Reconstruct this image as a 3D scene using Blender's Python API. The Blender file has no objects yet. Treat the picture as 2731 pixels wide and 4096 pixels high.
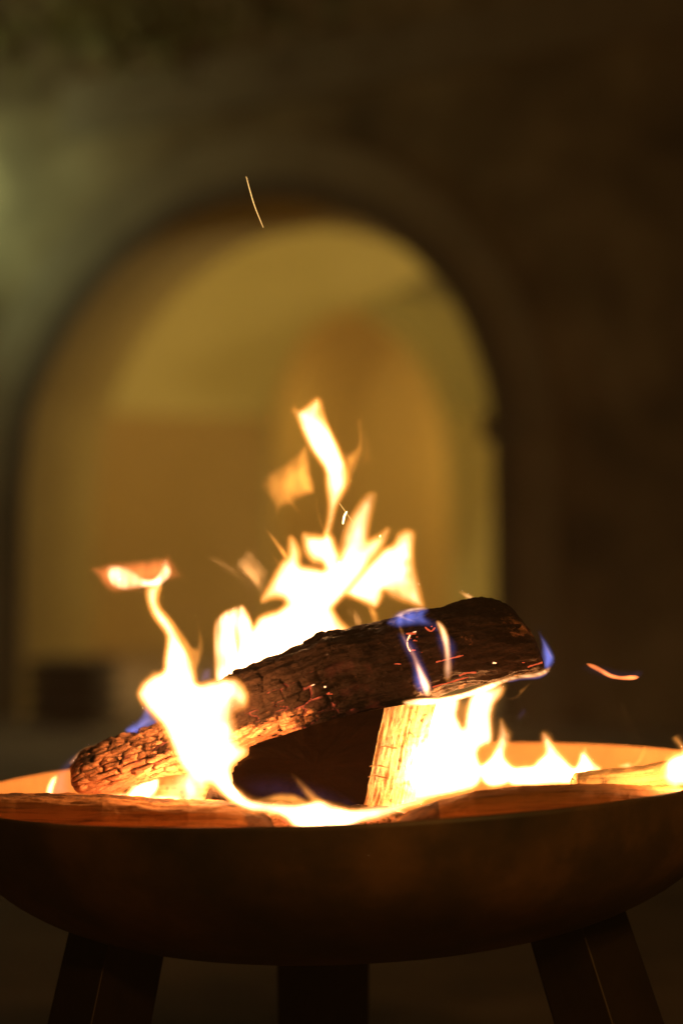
import bpy, bmesh, math, random
import numpy as np
from mathutils import Vector, noise, geometry

random.seed(7)
scene = bpy.context.scene
C = scene.collection

# ------------------------------------------------------------------ camera
H = 0.70                       # camera height above the ground
F = 95.0
K = 36.0 / 4096.0 / F
cd = bpy.data.cameras.new("camera")
cam = bpy.data.objects.new("camera", cd)
C.objects.link(cam)
cam.location = (0, 0, H)
cam.rotation_euler = (math.radians(90), 0, 0)
cd.sensor_fit = 'VERTICAL'
cd.sensor_height = 36.0
cd.lens = F
cd.clip_start = 0.05
cd.clip_end = 300
cd.dof.use_dof = True
cd.dof.focus_distance = 2.31
cd.dof.aperture_fstop = 2.7
cd.dof.aperture_blades = 0
scene.camera = cam

# ------------------------------------------------------------------ world
world = bpy.data.worlds.new("World")
scene.world = world
world.use_nodes = True
wn = world.node_tree
sky = wn.nodes.new("ShaderNodeTexSky")
sky.sky_type = 'NISHITA'
sky.sun_disc = False
sky.sun_elevation = math.radians(-4)
sky.sun_rotation = math.radians(200)
wn.links.new(sky.outputs[0], wn.nodes["Background"].inputs[0])
wn.nodes["Background"].inputs[1].default_value = 0.02

scene.view_settings.view_transform = 'Standard'
scene.view_settings.look = 'None'
scene.view_settings.exposure = 0
scene.view_settings.gamma = 1
scene.view_settings.use_curve_mapping = False
scene.cycles.use_denoising = True
scene.cycles.max_bounces = 8
scene.cycles.diffuse_bounces = 3
scene.cycles.transparent_max_bounces = 96
scene.cycles.volume_bounces = 0
scene.cycles.caustics_reflective = False
scene.cycles.caustics_refractive = False
scene.cycles.sample_clamp_indirect = 3.0
scene.render.film_transparent = False


def lamp(name, loc, power, color, radius=0.02):
    l = bpy.data.lights.new(name, 'POINT')
    l.energy = power
    l.color = color
    l.shadow_soft_size = radius
    o = bpy.data.objects.new(name, l)
    o.location = loc
    C.objects.link(o)
    return o


def at(px, py, D):
    """a point seen at photo position (px, py) when it stands D metres away"""
    return Vector(((px - 1365.5) * K * D, D, H - (py - 2048) * K * D))


# ------------------------------------------------------------------ materials
def new_mat(name):
    m = bpy.data.materials.new(name)
    m.use_nodes = True
    nt = m.node_tree
    nt.nodes.clear()
    out = nt.nodes.new("ShaderNodeOutputMaterial")
    return m, nt, out


def N(nt, kind, **kw):
    n = nt.nodes.new("ShaderNode" + kind)
    for k, v in kw.items():
        if k.startswith("i_"):
            key = k[2:]
            n.inputs[int(key) if key.isdigit() else key.replace("_", " ")].default_value = v
        else:
            setattr(n, k, v)
    return n


def ramp(nt, src, stops):
    r = nt.nodes.new("ShaderNodeValToRGB")
    e = r.color_ramp.elements
    while len(e) < len(stops):
        e.new(0.5)
    for i, (p, c) in enumerate(stops):
        e[i].position = p
        e[i].color = (*c, 1) if len(c) == 3 else c
    nt.links.new(src, r.inputs[0])
    return r.outputs[0]


def mix(nt, fac, a, b, mode='MIX'):
    m = nt.nodes.new("ShaderNodeMix")
    m.data_type = 'RGBA'
    m.blend_type = mode
    for sock, v in ((m.inputs[0], fac), (m.inputs[6], a), (m.inputs[7], b)):
        if isinstance(v, (int, float)):
            sock.default_value = v
        elif isinstance(v, tuple):
            sock.default_value = (*v, 1)
        else:
            nt.links.new(v, sock)
    return m.outputs[2]


def surface_mat(name, stops, scale=4.0, detail=8, rough=0.8, bump=0.3, bump_scale=30, metallic=0.0, stretch=(1, 1, 1), dist=0.01, extra=None):
    m, nt, out = new_mat(name)
    tc = N(nt, "TexCoord")
    mp = N(nt, "Mapping")
    mp.inputs['Scale'].default_value = stretch
    nt.links.new(tc.outputs['Object'], mp.inputs[0])
    n1 = N(nt, "TexNoise", i_Scale=scale, i_Detail=detail, i_Roughness=0.62)
    nt.links.new(mp.outputs[0], n1.inputs['Vector'])
    col = ramp(nt, n1.outputs[0], stops)
    if extra:
        col = extra(nt, mp.outputs[0], col, tc)
    n2 = N(nt, "TexNoise", i_Scale=bump_scale, i_Detail=8, i_Roughness=0.65)
    nt.links.new(mp.outputs[0], n2.inputs['Vector'])
    b = N(nt, "Bump", i_Strength=bump, i_Distance=dist)
    nt.links.new(n2.outputs[0], b.inputs['Height'])
    p = N(nt, "BsdfPrincipled", i_Roughness=rough, i_Metallic=metallic)
    nt.links.new(col, p.inputs['Base Color'])
    nt.links.new(b.outputs[0], p.inputs['Normal'])
    nt.links.new(p.outputs[0], out.inputs['Surface'])
    return m


FLAME_S = 400.0


def flame_mat(name, color, s=FLAME_S):
    m, nt, out = new_mat(name)
    e = N(nt, "Emission", i_Strength=s)
    e.inputs[0].default_value = (*color, 1)
    nt.links.new(e.outputs[0], out.inputs['Volume'])
    return m


M_HOT = "flame_gas_hot"
M_ORANGE = "flame_gas_orange"
M_RED = "flame_gas_red"
M_BLUE = "flame_gas_blue"
M_VIOLET = "flame_gas_violet"
GAS = {M_HOT: (1.0, 0.54, 0.25), M_ORANGE: (1.0, 0.33, 0.05), M_RED: (1.0, 0.22, 0.05), M_BLUE: (0.24, 0.27, 0.95), M_VIOLET: (0.42, 0.26, 0.66)}
_gas = {}


def gas_mat(kind, wmax):
    """glowing gas whose strength makes the brightest spot about 3 cm thick"""
    s_ = wmax / 0.03
    step = round(math.log(s_, 1.3))
    s_ = 1.3 ** step
    if (kind, step) not in _gas:
        _gas[(kind, step)] = flame_mat(kind, GAS[kind], s_)
    return _gas[(kind, step)], s_


def emit_mat(name, color, s):
    m, nt, out = new_mat(name)
    e = N(nt, "Emission", i_Strength=s)
    e.inputs[0].default_value = (*color, 1)
    nt.links.new(e.outputs[0], out.inputs['Surface'])
    return m


M_SPARK = emit_mat("spark_glow", (1.0, 0.55, 0.16), 2.2)
M_SPARKHOT = emit_mat("spark_hot", (1.0, 0.7, 0.3), 6)
M_EMBER = emit_mat("ember_glow", (1.0, 0.13, 0.04), 0.8)
M_EMBERHOT = emit_mat("ember_hot", (1.0, 0.42, 0.18), 3)


def smoke_mat(name, density, color=(0.75, 0.65, 0.5)):
    m, nt, out = new_mat(name)
    v = N(nt, "VolumeScatter", i_Density=density)
    v.inputs[0].default_value = (*color, 1)
    nt.links.new(v.outputs[0], out.inputs['Volume'])
    return m


M_SMOKE = smoke_mat("smoke_gas", 10.0)

M_STEEL_OUT = surface_mat("dark_rusted_steel", [(0.36, (0.035, 0.024, 0.016)), (0.5, (0.08, 0.045, 0.02)), (0.64, (0.17, 0.085, 0.03))], scale=7, rough=0.5, bump=0.25, bump_scale=90, dist=0.002, metallic=0.0)
M_STEEL_IN = surface_mat("rusty_bowl_inside", [(0.3, (0.42, 0.22, 0.08)), (0.7, (0.62, 0.36, 0.15))], scale=12, rough=0.7, bump=0.3, bump_scale=80, dist=0.002)
M_LEG = surface_mat("folded_steel_leg", [(0.3, (0.03, 0.02, 0.014)), (0.7, (0.06, 0.036, 0.02))], scale=14, rough=0.46, bump=0.12, bump_scale=120, dist=0.001, metallic=0.5)


def wood_mat(name, light, dark, char, crack_dark=0.85, rough=0.85, crackle=0.45, spec=0.15, grain=(6, 70, 70), ember=False, bump=0.6):
    """wood whose char and cracks follow the carved geometry (point attributes 'char' and 'crack')"""
    m, nt, out = new_mat(name)
    at_ = N(nt, "Attribute", attribute_name="grainco")
    mp = N(nt, "Mapping")
    mp.inputs['Scale'].default_value = grain
    nt.links.new(at_.outputs['Vector'], mp.inputs[0])
    n1 = N(nt, "TexNoise", i_Scale=3.0, i_Detail=10, i_Roughness=0.7)
    nt.links.new(mp.outputs[0], n1.inputs['Vector'])
    col = ramp(nt, n1.outputs[0], [(0.32, dark), (0.52, light), (0.75, tuple(0.75 * a + 0.25 * b for a, b in zip(light, dark)))])
    ch = N(nt, "Attribute", attribute_name="char")
    n3 = N(nt, "TexNoise", i_Scale=60, i_Detail=8, i_Roughness=0.7)
    nt.links.new(at_.outputs['Vector'], n3.inputs['Vector'])
    add = N(nt, "Math", operation='MULTIPLY_ADD')
    nt.links.new(n3.outputs[0], add.inputs[0])
    add.inputs[1].default_value = 1.1
    sub = N(nt, "Math", operation='SUBTRACT')
    nt.links.new(ch.outputs['Fac'], sub.inputs[0])
    sub.inputs[1].default_value = 0.55
    nt.links.new(sub.outputs[0], add.inputs[2])
    f = ramp(nt, add.outputs[0], [(0.40, (0, 0, 0)), (0.62, (1, 1, 1))])
    col = mix(nt, f, col, char)
    ck = N(nt, "Attribute", attribute_name="crack")
    f2 = ramp(nt, ck.outputs['Fac'], [(0.25, (0, 0, 0)), (0.8, (crack_dark,) * 3)])
    col = mix(nt, f2, col, (0.012, 0.007, 0.004))
    # fine crackle
    vo = N(nt, "TexVoronoi", feature='DISTANCE_TO_EDGE', i_Scale=1.0)
    mp2 = N(nt, "Mapping")
    mp2.inputs['Scale'].default_value = (150, 330, 330)
    wob = N(nt, "TexNoise", i_Scale=90, i_Detail=4)
    nt.links.new(at_.outputs['Vector'], wob.inputs['Vector'])
    wadd = N(nt, "VectorMath", operation='MULTIPLY_ADD')
    nt.links.new(wob.outputs['Color'], wadd.inputs[0])
    wadd.inputs[1].default_value = (1.6, 1.6, 1.6)
    nt.links.new(at_.outputs['Vector'], mp2.inputs[0])
    nt.links.new(mp2.outputs[0], wadd.inputs[2])
    nt.links.new(wadd.outputs[0], vo.inputs['Vector'])
    cr = ramp(nt, vo.outputs[0], [(0.0, (0, 0, 0)), (0.06, (1, 1, 1))])
    col = mix(nt, crackle, col, cr, 'MULTIPLY')
    hsum = N(nt, "Math", operation='MULTIPLY_ADD')
    nt.links.new(n1.outputs[0], hsum.inputs[0])
    hsum.inputs[1].default_value = 1.4
    crm = N(nt, "Math", operation='MULTIPLY')
    nt.links.new(cr, crm.inputs[0])
    crm.inputs[1].default_value = crackle
    nt.links.new(crm.outputs[0], hsum.inputs[2])
    b = N(nt, "Bump", i_Strength=bump, i_Distance=0.0015)
    nt.links.new(hsum.outputs[0], b.inputs['Height'])
    p = N(nt, "BsdfPrincipled", i_Roughness=rough)
    p.inputs['Specular IOR Level'].default_value = spec
    nt.links.new(col, p.inputs['Base Color'])
    nt.links.new(b.outputs[0], p.inputs['Normal'])
    if ember:
        em = N(nt, "Attribute", attribute_name="glow")
        n4 = N(nt, "TexNoise", i_Scale=70, i_Detail=4)
        nt.links.new(at_.outputs['Vector'], n4.inputs['Vector'])
        g = ramp(nt, n4.outputs[0], [(0.5, (0, 0, 0)), (0.66, (1, 1, 1))])
        mm = N(nt, "Math", operation='MULTIPLY')
        nt.links.new(em.outputs['Fac'], mm.inputs[0])
        gm = N(nt, "Math", operation='MULTIPLY_ADD')
        nt.links.new(f2, gm.inputs[0])
        gm.inputs[1].default_value = 2.2
        gm.inputs[2].default_value = 0.08
        gm2 = N(nt, "Math", operation='MULTIPLY')
        nt.links.new(gm.outputs[0], gm2.inputs[0])
        nt.links.new(g, gm2.inputs[1])
        nt.links.new(gm2.outputs[0], mm.inputs[1])
        p.inputs['Emission Color'].default_value = (1, 0.14, 0.05, 1)
        nt.links.new(mm.outputs[0], p.inputs['Emission Strength'])
    nt.links.new(p.outputs[0], out.inputs['Surface'])
    return m


M_CHARLOG = wood_mat("charred_log", (0.60, 0.27, 0.14), (0.32, 0.12, 0.05), (0.022, 0.009, 0.004), ember=True, bump=0.8)
M_PLANK = wood_mat("brown_split_wood", (0.34, 0.14, 0.045), (0.09, 0.03, 0.010), (0.09, 0.04, 0.02), grain=(3, 90, 90), crackle=0.0)
M_PALE = wood_mat("pale_split_wood", (0.62, 0.42, 0.2), (0.42, 0.25, 0.1), (0.1, 0.05, 0.025), grain=(5, 110, 110), crackle=0.2)
M_BLACK = wood_mat("shaded_char", (0.016, 0.007, 0.003), (0.012, 0.005, 0.002), (0.010, 0.005, 0.002), spec=0.0, crackle=0.1)

M_WALL = surface_mat("old_render_wall", [(0.34, (0.11, 0.075, 0.035)), (0.5, (0.26, 0.185, 0.09)), (0.66, (0.46, 0.35, 0.19))], scale=2.3, rough=0.9, bump=0.6, bump_scale=9, dist=0.03)
M_SURROUND = surface_mat("arch_stone", [(0.3, (0.20, 0.15, 0.09)), (0.7, (0.34, 0.27, 0.17))], scale=3, rough=0.9, bump=0.5, bump_scale=14, dist=0.02)
M_RING_SHADE = surface_mat("shaded_arch_stone", [(0.3, (0.10, 0.075, 0.05)), (0.7, (0.2, 0.15, 0.1))], scale=3, rough=0.9, bump=0.5, bump_scale=14, dist=0.02)
M_RING_LIT = surface_mat("lit_arch_stone", [(0.3, (0.28, 0.21, 0.12)), (0.7, (0.42, 0.33, 0.20))], scale=3, rough=0.9, bump=0.5, bump_scale=14, dist=0.02)
M_REVEAL = surface_mat("ochre_plaster_reveal", [(0.3, (0.33, 0.23, 0.065)), (0.7, (0.44, 0.33, 0.11))], scale=1.4, rough=0.9, bump=0.2, bump_scale=9)
M_PLASTER = surface_mat("yellow_plaster", [(0.3, (0.52, 0.42, 0.13)), (0.7, (0.62, 0.51, 0.19))], scale=1.2, rough=0.9, bump=0.1, bump_scale=8)
M_LOWER_OCHRE = surface_mat("ochre_lower_wall", [(0.3, (0.40, 0.25, 0.06)), (0.7, (0.48, 0.31, 0.09))], scale=1.2, rough=0.85, bump=0.1, bump_scale=8)
M_NICHE = surface_mat("amber_plaster", [(0.3, (0.64, 0.42, 0.10)), (0.7, (0.72, 0.49, 0.13))], scale=1.2, rough=0.9, bump=0.1, bump_scale=8)
M_WEB_SHADE = surface_mat("shaded_web_plaster", [(0.3, (0.13, 0.10, 0.015)), (0.7, (0.17, 0.13, 0.025))], scale=1.2, rough=0.9, bump=0.1, bump_scale=8)  # darkened plaster: the shade of the vault web is put into its colour
M_GROUND = surface_mat("worn_paving", [(0.32, (0.10, 0.06, 0.04)), (0.5, (0.2, 0.13, 0.08)), (0.7, (0.32, 0.22, 0.14))], scale=2.2, rough=0.85, bump=0.5, bump_scale=12, dist=0.02)
M_CRATE = surface_mat("dark_crate_wood", [(0.3, (0.02, 0.012, 0.008)), (0.7, (0.04, 0.025, 0.015))], scale=6, rough=0.8)
M_LEAF = surface_mat("ivy_leaf_green", [(0.3, (0.10, 0.09, 0.02)), (0.7, (0.22, 0.19, 0.04))], scale=3, rough=0.6)


# ------------------------------------------------------------------ object helpers
def mesh_obj(name, verts, faces, mat, parent=None, smooth=True):
    me = bpy.data.meshes.new(name)
    me.from_pydata([tuple(v) for v in verts], [], faces)
    me.update()
    if smooth:
        me.polygons.foreach_set("use_smooth", [True] * len(me.polygons))
    me.materials.append(mat)
    o = bpy.data.objects.new(name, me)
    C.objects.link(o)
    if parent:
        o.parent = parent
    return o


def tag(o, label=None, cat=None, group=None, kind=None):
    if label:
        o['label'] = label
    if cat:
        o['category'] = cat
    if group:
        o['group'] = group
    if kind:
        o['kind'] = kind
    return o


def empty(name, loc, **kw):
    o = bpy.data.objects.new(name, None)
    o.location = loc
    o.empty_display_size = 0.05
    C.objects.link(o)
    return tag(o, **kw)


def to_local(o, loc):
    """move the origin of a mesh to loc while its geometry stays"""
    loc = Vector(loc)
    for v in o.data.vertices:
        v.co -= loc
    o.location = loc
    return o


# ------------------------------------------------------------------ background building
YAW = math.radians(9)
W0 = Vector(((1050 - 1365.5) * K * 9.0, 9.0, 0))
UD = Vector((math.cos(YAW), -math.sin(YAW), 0))
VD = Vector((math.sin(YAW), math.cos(YAW), 0))


def wpt(u, v, z):
    p = W0 + UD * u + VD * v
    return Vector((p.x, p.y, z))


def uz(px, py, v=0.0):
    """where the view ray through (px, py) meets the plane v of the wall frame"""
    d = Vector(((px - 1365.5) * K, 1.0, -(py - 2048) * K))
    o = Vector((0, 0, H))
    t = ((W0 + VD * v) - o).dot(VD) / d.dot(VD)
    p = o + d * t
    return ((p - W0).dot(UD), p.z)


arch_px = [(96, 1998), (131, 1672), (192, 1498), (279, 1324), (400, 1150), (557, 993), (749, 871), (940, 810), (1115, 790), (1289, 820),
           (1446, 878), (1568, 958), (1707, 1080), (1829, 1237), (1916, 1446), (1965, 1655), (1972, 1998)]
arch = [uz(*p) for p in arch_px]
# refine by Catmull-Rom


def catmull(pts, n=6):
    out = []
    P = [pts[0]] + list(pts) + [pts[-1]]
    for i in range(1, len(P) - 2):
        for k in range(n):
            t = k / n
            a, b, c, d = (np.array(P[i - 1], float), np.array(P[i], float), np.array(P[i + 1], float), np.array(P[i + 2], float))
            out.append(tuple(0.5 * ((2 * b) + (-a + c) * t + (2 * a - 5 * b + 4 * c - d) * t * t + (-a + 3 * b - 3 * c + d) * t ** 3)))
    out.append(tuple(map(float, pts[-1])))
    return out


arch = catmull(arch, 4)
arch = [(arch[0][0] - 0.01, 0.0)] + arch + [(arch[-1][0] + 0.01, 0.0)]
TH = 1.0

building = empty("arched_building", wpt(0, 0, 0), label="dim old building with a tall round arch opening onto a yellow lit vault", cat="building")


def bpart(name, verts, faces, mat, smooth=False):
    o = mesh_obj(name, verts, faces, mat, None, smooth)
    for v in o.data.vertices:
        v.co -= building.location
    o.parent = building
    return o


# wall face with hole: connect every arch point to an outer outline
n = len(arch)
outer = []
U0, U1, ZT = -7.0, 9.0, 7.0
for i, (u, z) in enumerate(arch):
    t = i / (n - 1)
    if t < 0.25:
        outer.append((U0, t / 0.25 * ZT))
    elif t > 0.75:
        outer.append((U1, (1 - t) / 0.25 * ZT))
    else:
        outer.append((U0 + (t - 0.25) / 0.5 * (U1 - U0), ZT))
verts = [wpt(u, 0, z) for u, z in arch] + [wpt(u, 0, z) for u, z in outer]
faces = [(i, i + 1, n + i + 1, n + i) for i in range(n - 1)]
wverts = verts + [wpt(u, TH, z) for u, z in arch] + [wpt(u, TH, z) for u, z in outer]
wfaces = faces + [(2 * n + i, 3 * n + i, 3 * n + i + 1, 2 * n + i + 1) for i in range(n - 1)]
wfaces += [(n + i, n + i + 1, 3 * n + i + 1, 3 * n + i) for i in range(n - 1)]
bpart("wall", wverts, wfaces, M_WALL)
rv = [wpt(u, 0.002, z) for u, z in arch] + [wpt(u, TH, z) for u, z in arch]
rv = [wpt(u, 0.0, z) for u, z in arch] + [wpt(u, TH, z) for u, z in arch]
bpart("arch_reveal", rv, [(i, n + i, n + i + 1, i + 1) for i in range(n - 1)], M_REVEAL)


# moulded surround of the arch: two proud rings
def ring(name, w0, w1, proud, mat):
    cu, cz = uz(1040, 2000)
    vs = []
    for i, (u, z) in enumerate(arch):
        zz = max(z - cz, 0)
        d = Vector((u - cu, 0, zz))
        d.normalize()
        a = (u + d.x * w0, z + d.z * w0)
        b = (u + d.x * w1, z + d.z * w1)
        vs += [wpt(a[0], 0.001, a[1]), wpt(a[0], -proud, a[1]), wpt(b[0], -proud, b[1]), wpt(b[0], 0.001, b[1])]
    fs = []
    for i in range(len(arch) - 1):
        for k in range(3):
            fs.append((4 * i + k, 4 * i + k + 1, 4 * (i + 1) + k + 1, 4 * (i + 1) + k))
    bpart(name, vs, fs, mat)


ring("arch_moulding", 0.0, 0.065, 0.03, M_RING_SHADE)  # shade of the inner ring put into its stone colour
ring("arch_surround", 0.067, 0.21, 0.02, M_RING_LIT)  # lit tone put into the colour, frontal light leaves the relief flat


def box_uvz(name, u0, u1, v0, v1, z0, z1, mat, skew=0.0):
    vs = [wpt(u, v, z + skew * (u - u0)) for z in (z0, z1) for (u, v) in ((u0, v0), (u1, v0), (u1, v1), (u0, v1))]
    return bpart(name, vs, [(0, 1, 2, 3), (4, 7, 6, 5), (0, 4, 5, 1), (1, 5, 6, 2), (2, 6, 7, 3), (3, 7, 4, 0)], mat)


# impost block on the right jamb
iu, iz = uz(1968, 1700)
box_uvz("impost", iu - 0.035, iu + 0.14, -0.03, 0.0 + 0.3, iz - 0.05, iz + 0.03, M_SURROUND)
# raking stone ledge over the arch
lu, lz = uz(250, 560)
lu2, lz2 = uz(2750, 110)
box_uvz("stone_ledge", lu, lu2 + 1, -0.025, -0.001, lz, lz + 0.19, M_SURROUND, skew=(lz2 - lz) / (lu2 - lu))

# the vaulted room behind the arch
VB = 4.2
rl, _ = uz(380, 1900, VB)
rl -= 1.1
rr = uz(1968, 1900, TH)[0] + 0.75
crown = uz(1300, 700, VB)[1]
lower_z = uz(900, 1640, VB)[1]
nic = [uz(*p, VB) for p in [(1095, 2000), (1110, 1620), (1160, 1460), (1240, 1330), (1330, 1270), (1410, 1250), (1500, 1290), (1600, 1375), (1690, 1490), (1750, 1630), (1785, 1800), (1795, 2000)]]
nic = catmull(nic, 3)
nic = [(nic[0][0], 0.0)] + nic + [(nic[-1][0], 0.0)]
m_ = len(nic)
# back wall upper/lower as ring of quads round the niche
outer = []
for i, (u, z) in enumerate(nic):
    t = i / (m_ - 1)
    if t < 0.3:
        outer.append((rl, t / 0.3 * crown))
    elif t > 0.7:
        outer.append((rr, (1 - t) / 0.3 * crown))
    else:
        outer.append((rl + (t - 0.3) / 0.4 * (rr - rl), crown))
bpart("back_wall", [wpt(u, VB, z) for u, z in nic] + [wpt(u, VB, z) for u, z in outer], [(i, i + 1, m_ + i + 1, m_ + i) for i in range(m_ - 1)], M_PLASTER)
bpart("niche_reveal", [wpt(u, VB, z) for u, z in nic] + [wpt(u, VB + 0.22, z) for u, z in nic], [(i, m_ + i, m_ + i + 1, i + 1) for i in range(m_ - 1)], M_NICHE)
nu0, nu1 = nic[0][0] - 1.6, nic[-1][0] + 1.6
bpart("niche_back", [wpt(nu0, VB + 0.9, 0), wpt(nu1, VB + 0.9, 0), wpt(nu1, VB + 0.9, 2.6), wpt(nu0, VB + 0.9, 2.6)], [(0, 1, 2, 3)], M_NICHE)
# darker ochre panel low on the left part of the back wall, 6 mm proud
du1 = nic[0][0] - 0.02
bpart("lower_wall", [wpt(rl, VB - 0.006, 0), wpt(du1, VB - 0.006, 0), wpt(du1, VB - 0.006, lower_z - 0.04), wpt(rl, VB - 0.006, lower_z + 0.04)], [(0, 1, 2, 3)], M_LOWER_OCHRE)
# side walls
bpart("side_wall", [wpt(rl, TH, 0), wpt(rl, VB, 0), wpt(rl, VB, crown), wpt(rl, TH, crown)], [(0, 1, 2, 3)], M_PLASTER)
bpart("side_wall", [wpt(rr, TH, 0), wpt(rr, VB, 0), wpt(rr, VB, crown), wpt(rr, TH, crown)], [(0, 1, 2, 3)], M_PLASTER)
# barrel vault
vs, fs = [], []
SEG = 24
for i in range(SEG + 1):
    a = math.pi * i / SEG
    u = (rl + rr) / 2 - math.cos(a) * (rr - rl) / 2
    z = crown - 0.55 + math.sin(a) * 0.75
    vs += [wpt(u, TH, z), wpt(u, VB, z)]
for i in range(SEG):
    fs.append((2 * i, 2 * i + 1, 2 * i + 3, 2 * i + 2))
bpart("vault", vs, fs, M_PLASTER, True)
# hanging web of the cross vault at the right
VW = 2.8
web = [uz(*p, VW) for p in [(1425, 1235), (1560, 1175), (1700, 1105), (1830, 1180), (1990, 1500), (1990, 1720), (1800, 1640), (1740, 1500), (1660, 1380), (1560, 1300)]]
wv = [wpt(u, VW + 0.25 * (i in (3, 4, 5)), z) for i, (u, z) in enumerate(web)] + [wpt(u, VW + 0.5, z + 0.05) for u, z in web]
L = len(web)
bpart("vault_web", wv, [tuple(range(L)), tuple(range(2 * L - 1, L - 1, -1))] + [(i, (i + 1) % L, L + (i + 1) % L, L + i) for i in range(L)], M_WEB_SHADE)

# ground
g = mesh_obj("ground", [(-60, -20, 0), (60, -20, 0), (60, 120, 0), (-60, 120, 0)], [(0, 1, 2, 3)], M_GROUND, None, False)
tag(g, kind="structure")

# dark crate beside the left jamb
cu, _ = uz(110, 2700, -0.35)
cu2, _ = uz(385, 2700, -0.35)
ztop = uz(200, 2630, -0.35)[1]
crate = empty("wooden_crate", wpt((cu + cu2) / 2, -0.35, 0), label="low dark wooden crate standing at the foot of the left arch jamb", cat="crate")
for j in range(4):
    z0 = 0.02 + j * (ztop - 0.02) / 4
    z1 = z0 + (ztop - 0.02) / 4 - 0.012
    bm = bmesh.new()
    vsx = [wpt(u, v, z) - crate.location for z in (z0, z1) for (u, v) in ((cu, -0.35), (cu2, -0.35), (cu2, -0.05), (cu, -0.05))]
    bv = [bm.verts.new(v) for v in vsx]
    for f in ((0, 1, 2, 3), (4, 7, 6, 5), (0, 4, 5, 1), (1, 5, 6, 2), (2, 6, 7, 3), (3, 7, 4, 0)):
        bm.faces.new([bv[i] for i in f])
    me = bpy.data.meshes.new("board")
    bm.to_mesh(me)
    bm.free()
    me.materials.append(M_CRATE)
    o = bpy.data.objects.new("board", me)
    C.objects.link(o)
    o.parent = crate

# ivy over the wall, top left
vs, fs = [], []
for i in range(420):
    px = random.gauss(560, 130) if i % 2 else random.gauss(450, 500)
    py = random.gauss(110, 45) if i % 2 else random.gauss(20, 130)
    if py > 420 - 0.12 * px:
        continue
    u, z = uz(px, py)
    c = wpt(u, -random.uniform(0.02, 0.16), z)
    a = random.uniform(0, 6.28)
    r = random.uniform(0.018, 0.04)
    t1 = Vector((math.cos(a), random.uniform(-.6, .6), math.sin(a))) * r
    t2 = Vector((-math.sin(a), random.uniform(-.6, .6), math.cos(a))) * r * 0.8
    b = len(vs)
    vs += [c - t1, c + t2 * 0.8, c + t1, c - t2 * 0.8]
    fs.append((b, b + 1, b + 2, b + 3))
ivy = mesh_obj("ivy", vs, fs, M_LEAF, None, False)
tag(ivy, label="dull green ivy hanging over the top left of the old wall", cat="ivy", kind="stuff")

# unseen lamps of the vault and the left wall, and added fill lights
lu, _ = uz(470, 1500, 2.2)
lamp("unseen_vault_lamp", wpt(lu - 0.35, 2.0, 1.45), 38.0, (1.0, 0.78, 0.36), 0.1)
lr, _ = uz(1968, 1500, 1.7)
lamp("unseen_vault_lamp", wpt(lr + 0.22, 1.7, 1.75), 46.0, (1.0, 0.80, 0.42), 0.08)
lamp("unseen_niche_lamp", wpt(nic[0][0] - 0.55, VB + 0.55, 1.25), 9.0, (1.0, 0.72, 0.30), 0.06)
lamp("unseen_niche_lamp", wpt(nic[-1][0] + 0.5, VB + 0.55, 1.0), 14.0, (1.0, 0.72, 0.30), 0.06)
lamp("unseen_left_light", (-1.40, 8.93, 1.74), 5.5, (0.74, 1.0, 0.60), 0.05)
lamp("unseen_left_light", (-1.55, 8.1, 2.42), 8.0, (1.0, 0.88, 0.42), 0.08)  # added to lift the upper left of the wall
lamp("fill_light", (0.9, -2.5, 2.6), 115.0, (1.0, 0.47, 0.11), 0.15)  # added fill from the front for walls, bowl and plank fronts
lamp("fill_light", (0.62, 1.25, 1.15), 11.0, (1.0, 0.50, 0.10), 0.06)  # added close fill that brightens the right of the bowl front

# ------------------------------------------------------------------ fire bowl
BC = Vector(((1380 - 1365.5) * K * 2.44, 2.44, H - 0.2426))
R = 0.35
TILT = math.radians(-2.5)
bowl_root = empty("fire_bowl", (BC.x, BC.y, 0), label="wide dark steel fire bowl on three splayed legs, full of burning wood", cat="fire bowl")
prof = [(0.350, 0.0), (0.3475, -0.022), (0.341, -0.048), (0.326, -0.076), (0.300, -0.102), (0.262, -0.126), (0.21, -0.1465), (0.15, -0.159), (0.08, -0.166), (0.0, -0.1675)]
prof = catmull([(r, z * 0.885) for r, z in prof], 4)
SEG = 160


def rot_tilt(v):
    c, s = math.cos(TILT), math.sin(TILT)
    return Vector((v.x * c + v.z * s, v.y, -v.x * s + v.z * c))


def lathe(name, profile, mat, flip=False):
    vs, fs = [], []
    for (r, z) in profile:
        for j in range(SEG):
            a = 2 * math.pi * j / SEG
            vs.append(rot_tilt(Vector((math.cos(a) * max(r, 1e-4), math.sin(a) * max(r, 1e-4), z))) + Vector((0, 0, BC.z)))
    for i in range(len(profile) - 1):
        for j in range(SEG):
            k = (j + 1) % SEG
            q = (i * SEG + j, i * SEG + k, (i + 1) * SEG + k, (i + 1) * SEG + j)
            fs.append(q if flip else q[::-1])
    return mesh_obj(name, vs, fs, mat, bowl_root)


T_ = 0.004
inner = [(max(r - T_, 0), z + (T_ if i > 8 else 0.0)) for i, (r, z) in enumerate(prof)]
lathe("bowl", [(0.3475, 0.0012)] + prof, M_STEEL_OUT)
lathe("bowl_lining", [(0.3475, 0.0012)] + inner, M_STEEL_IN, True)


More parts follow.
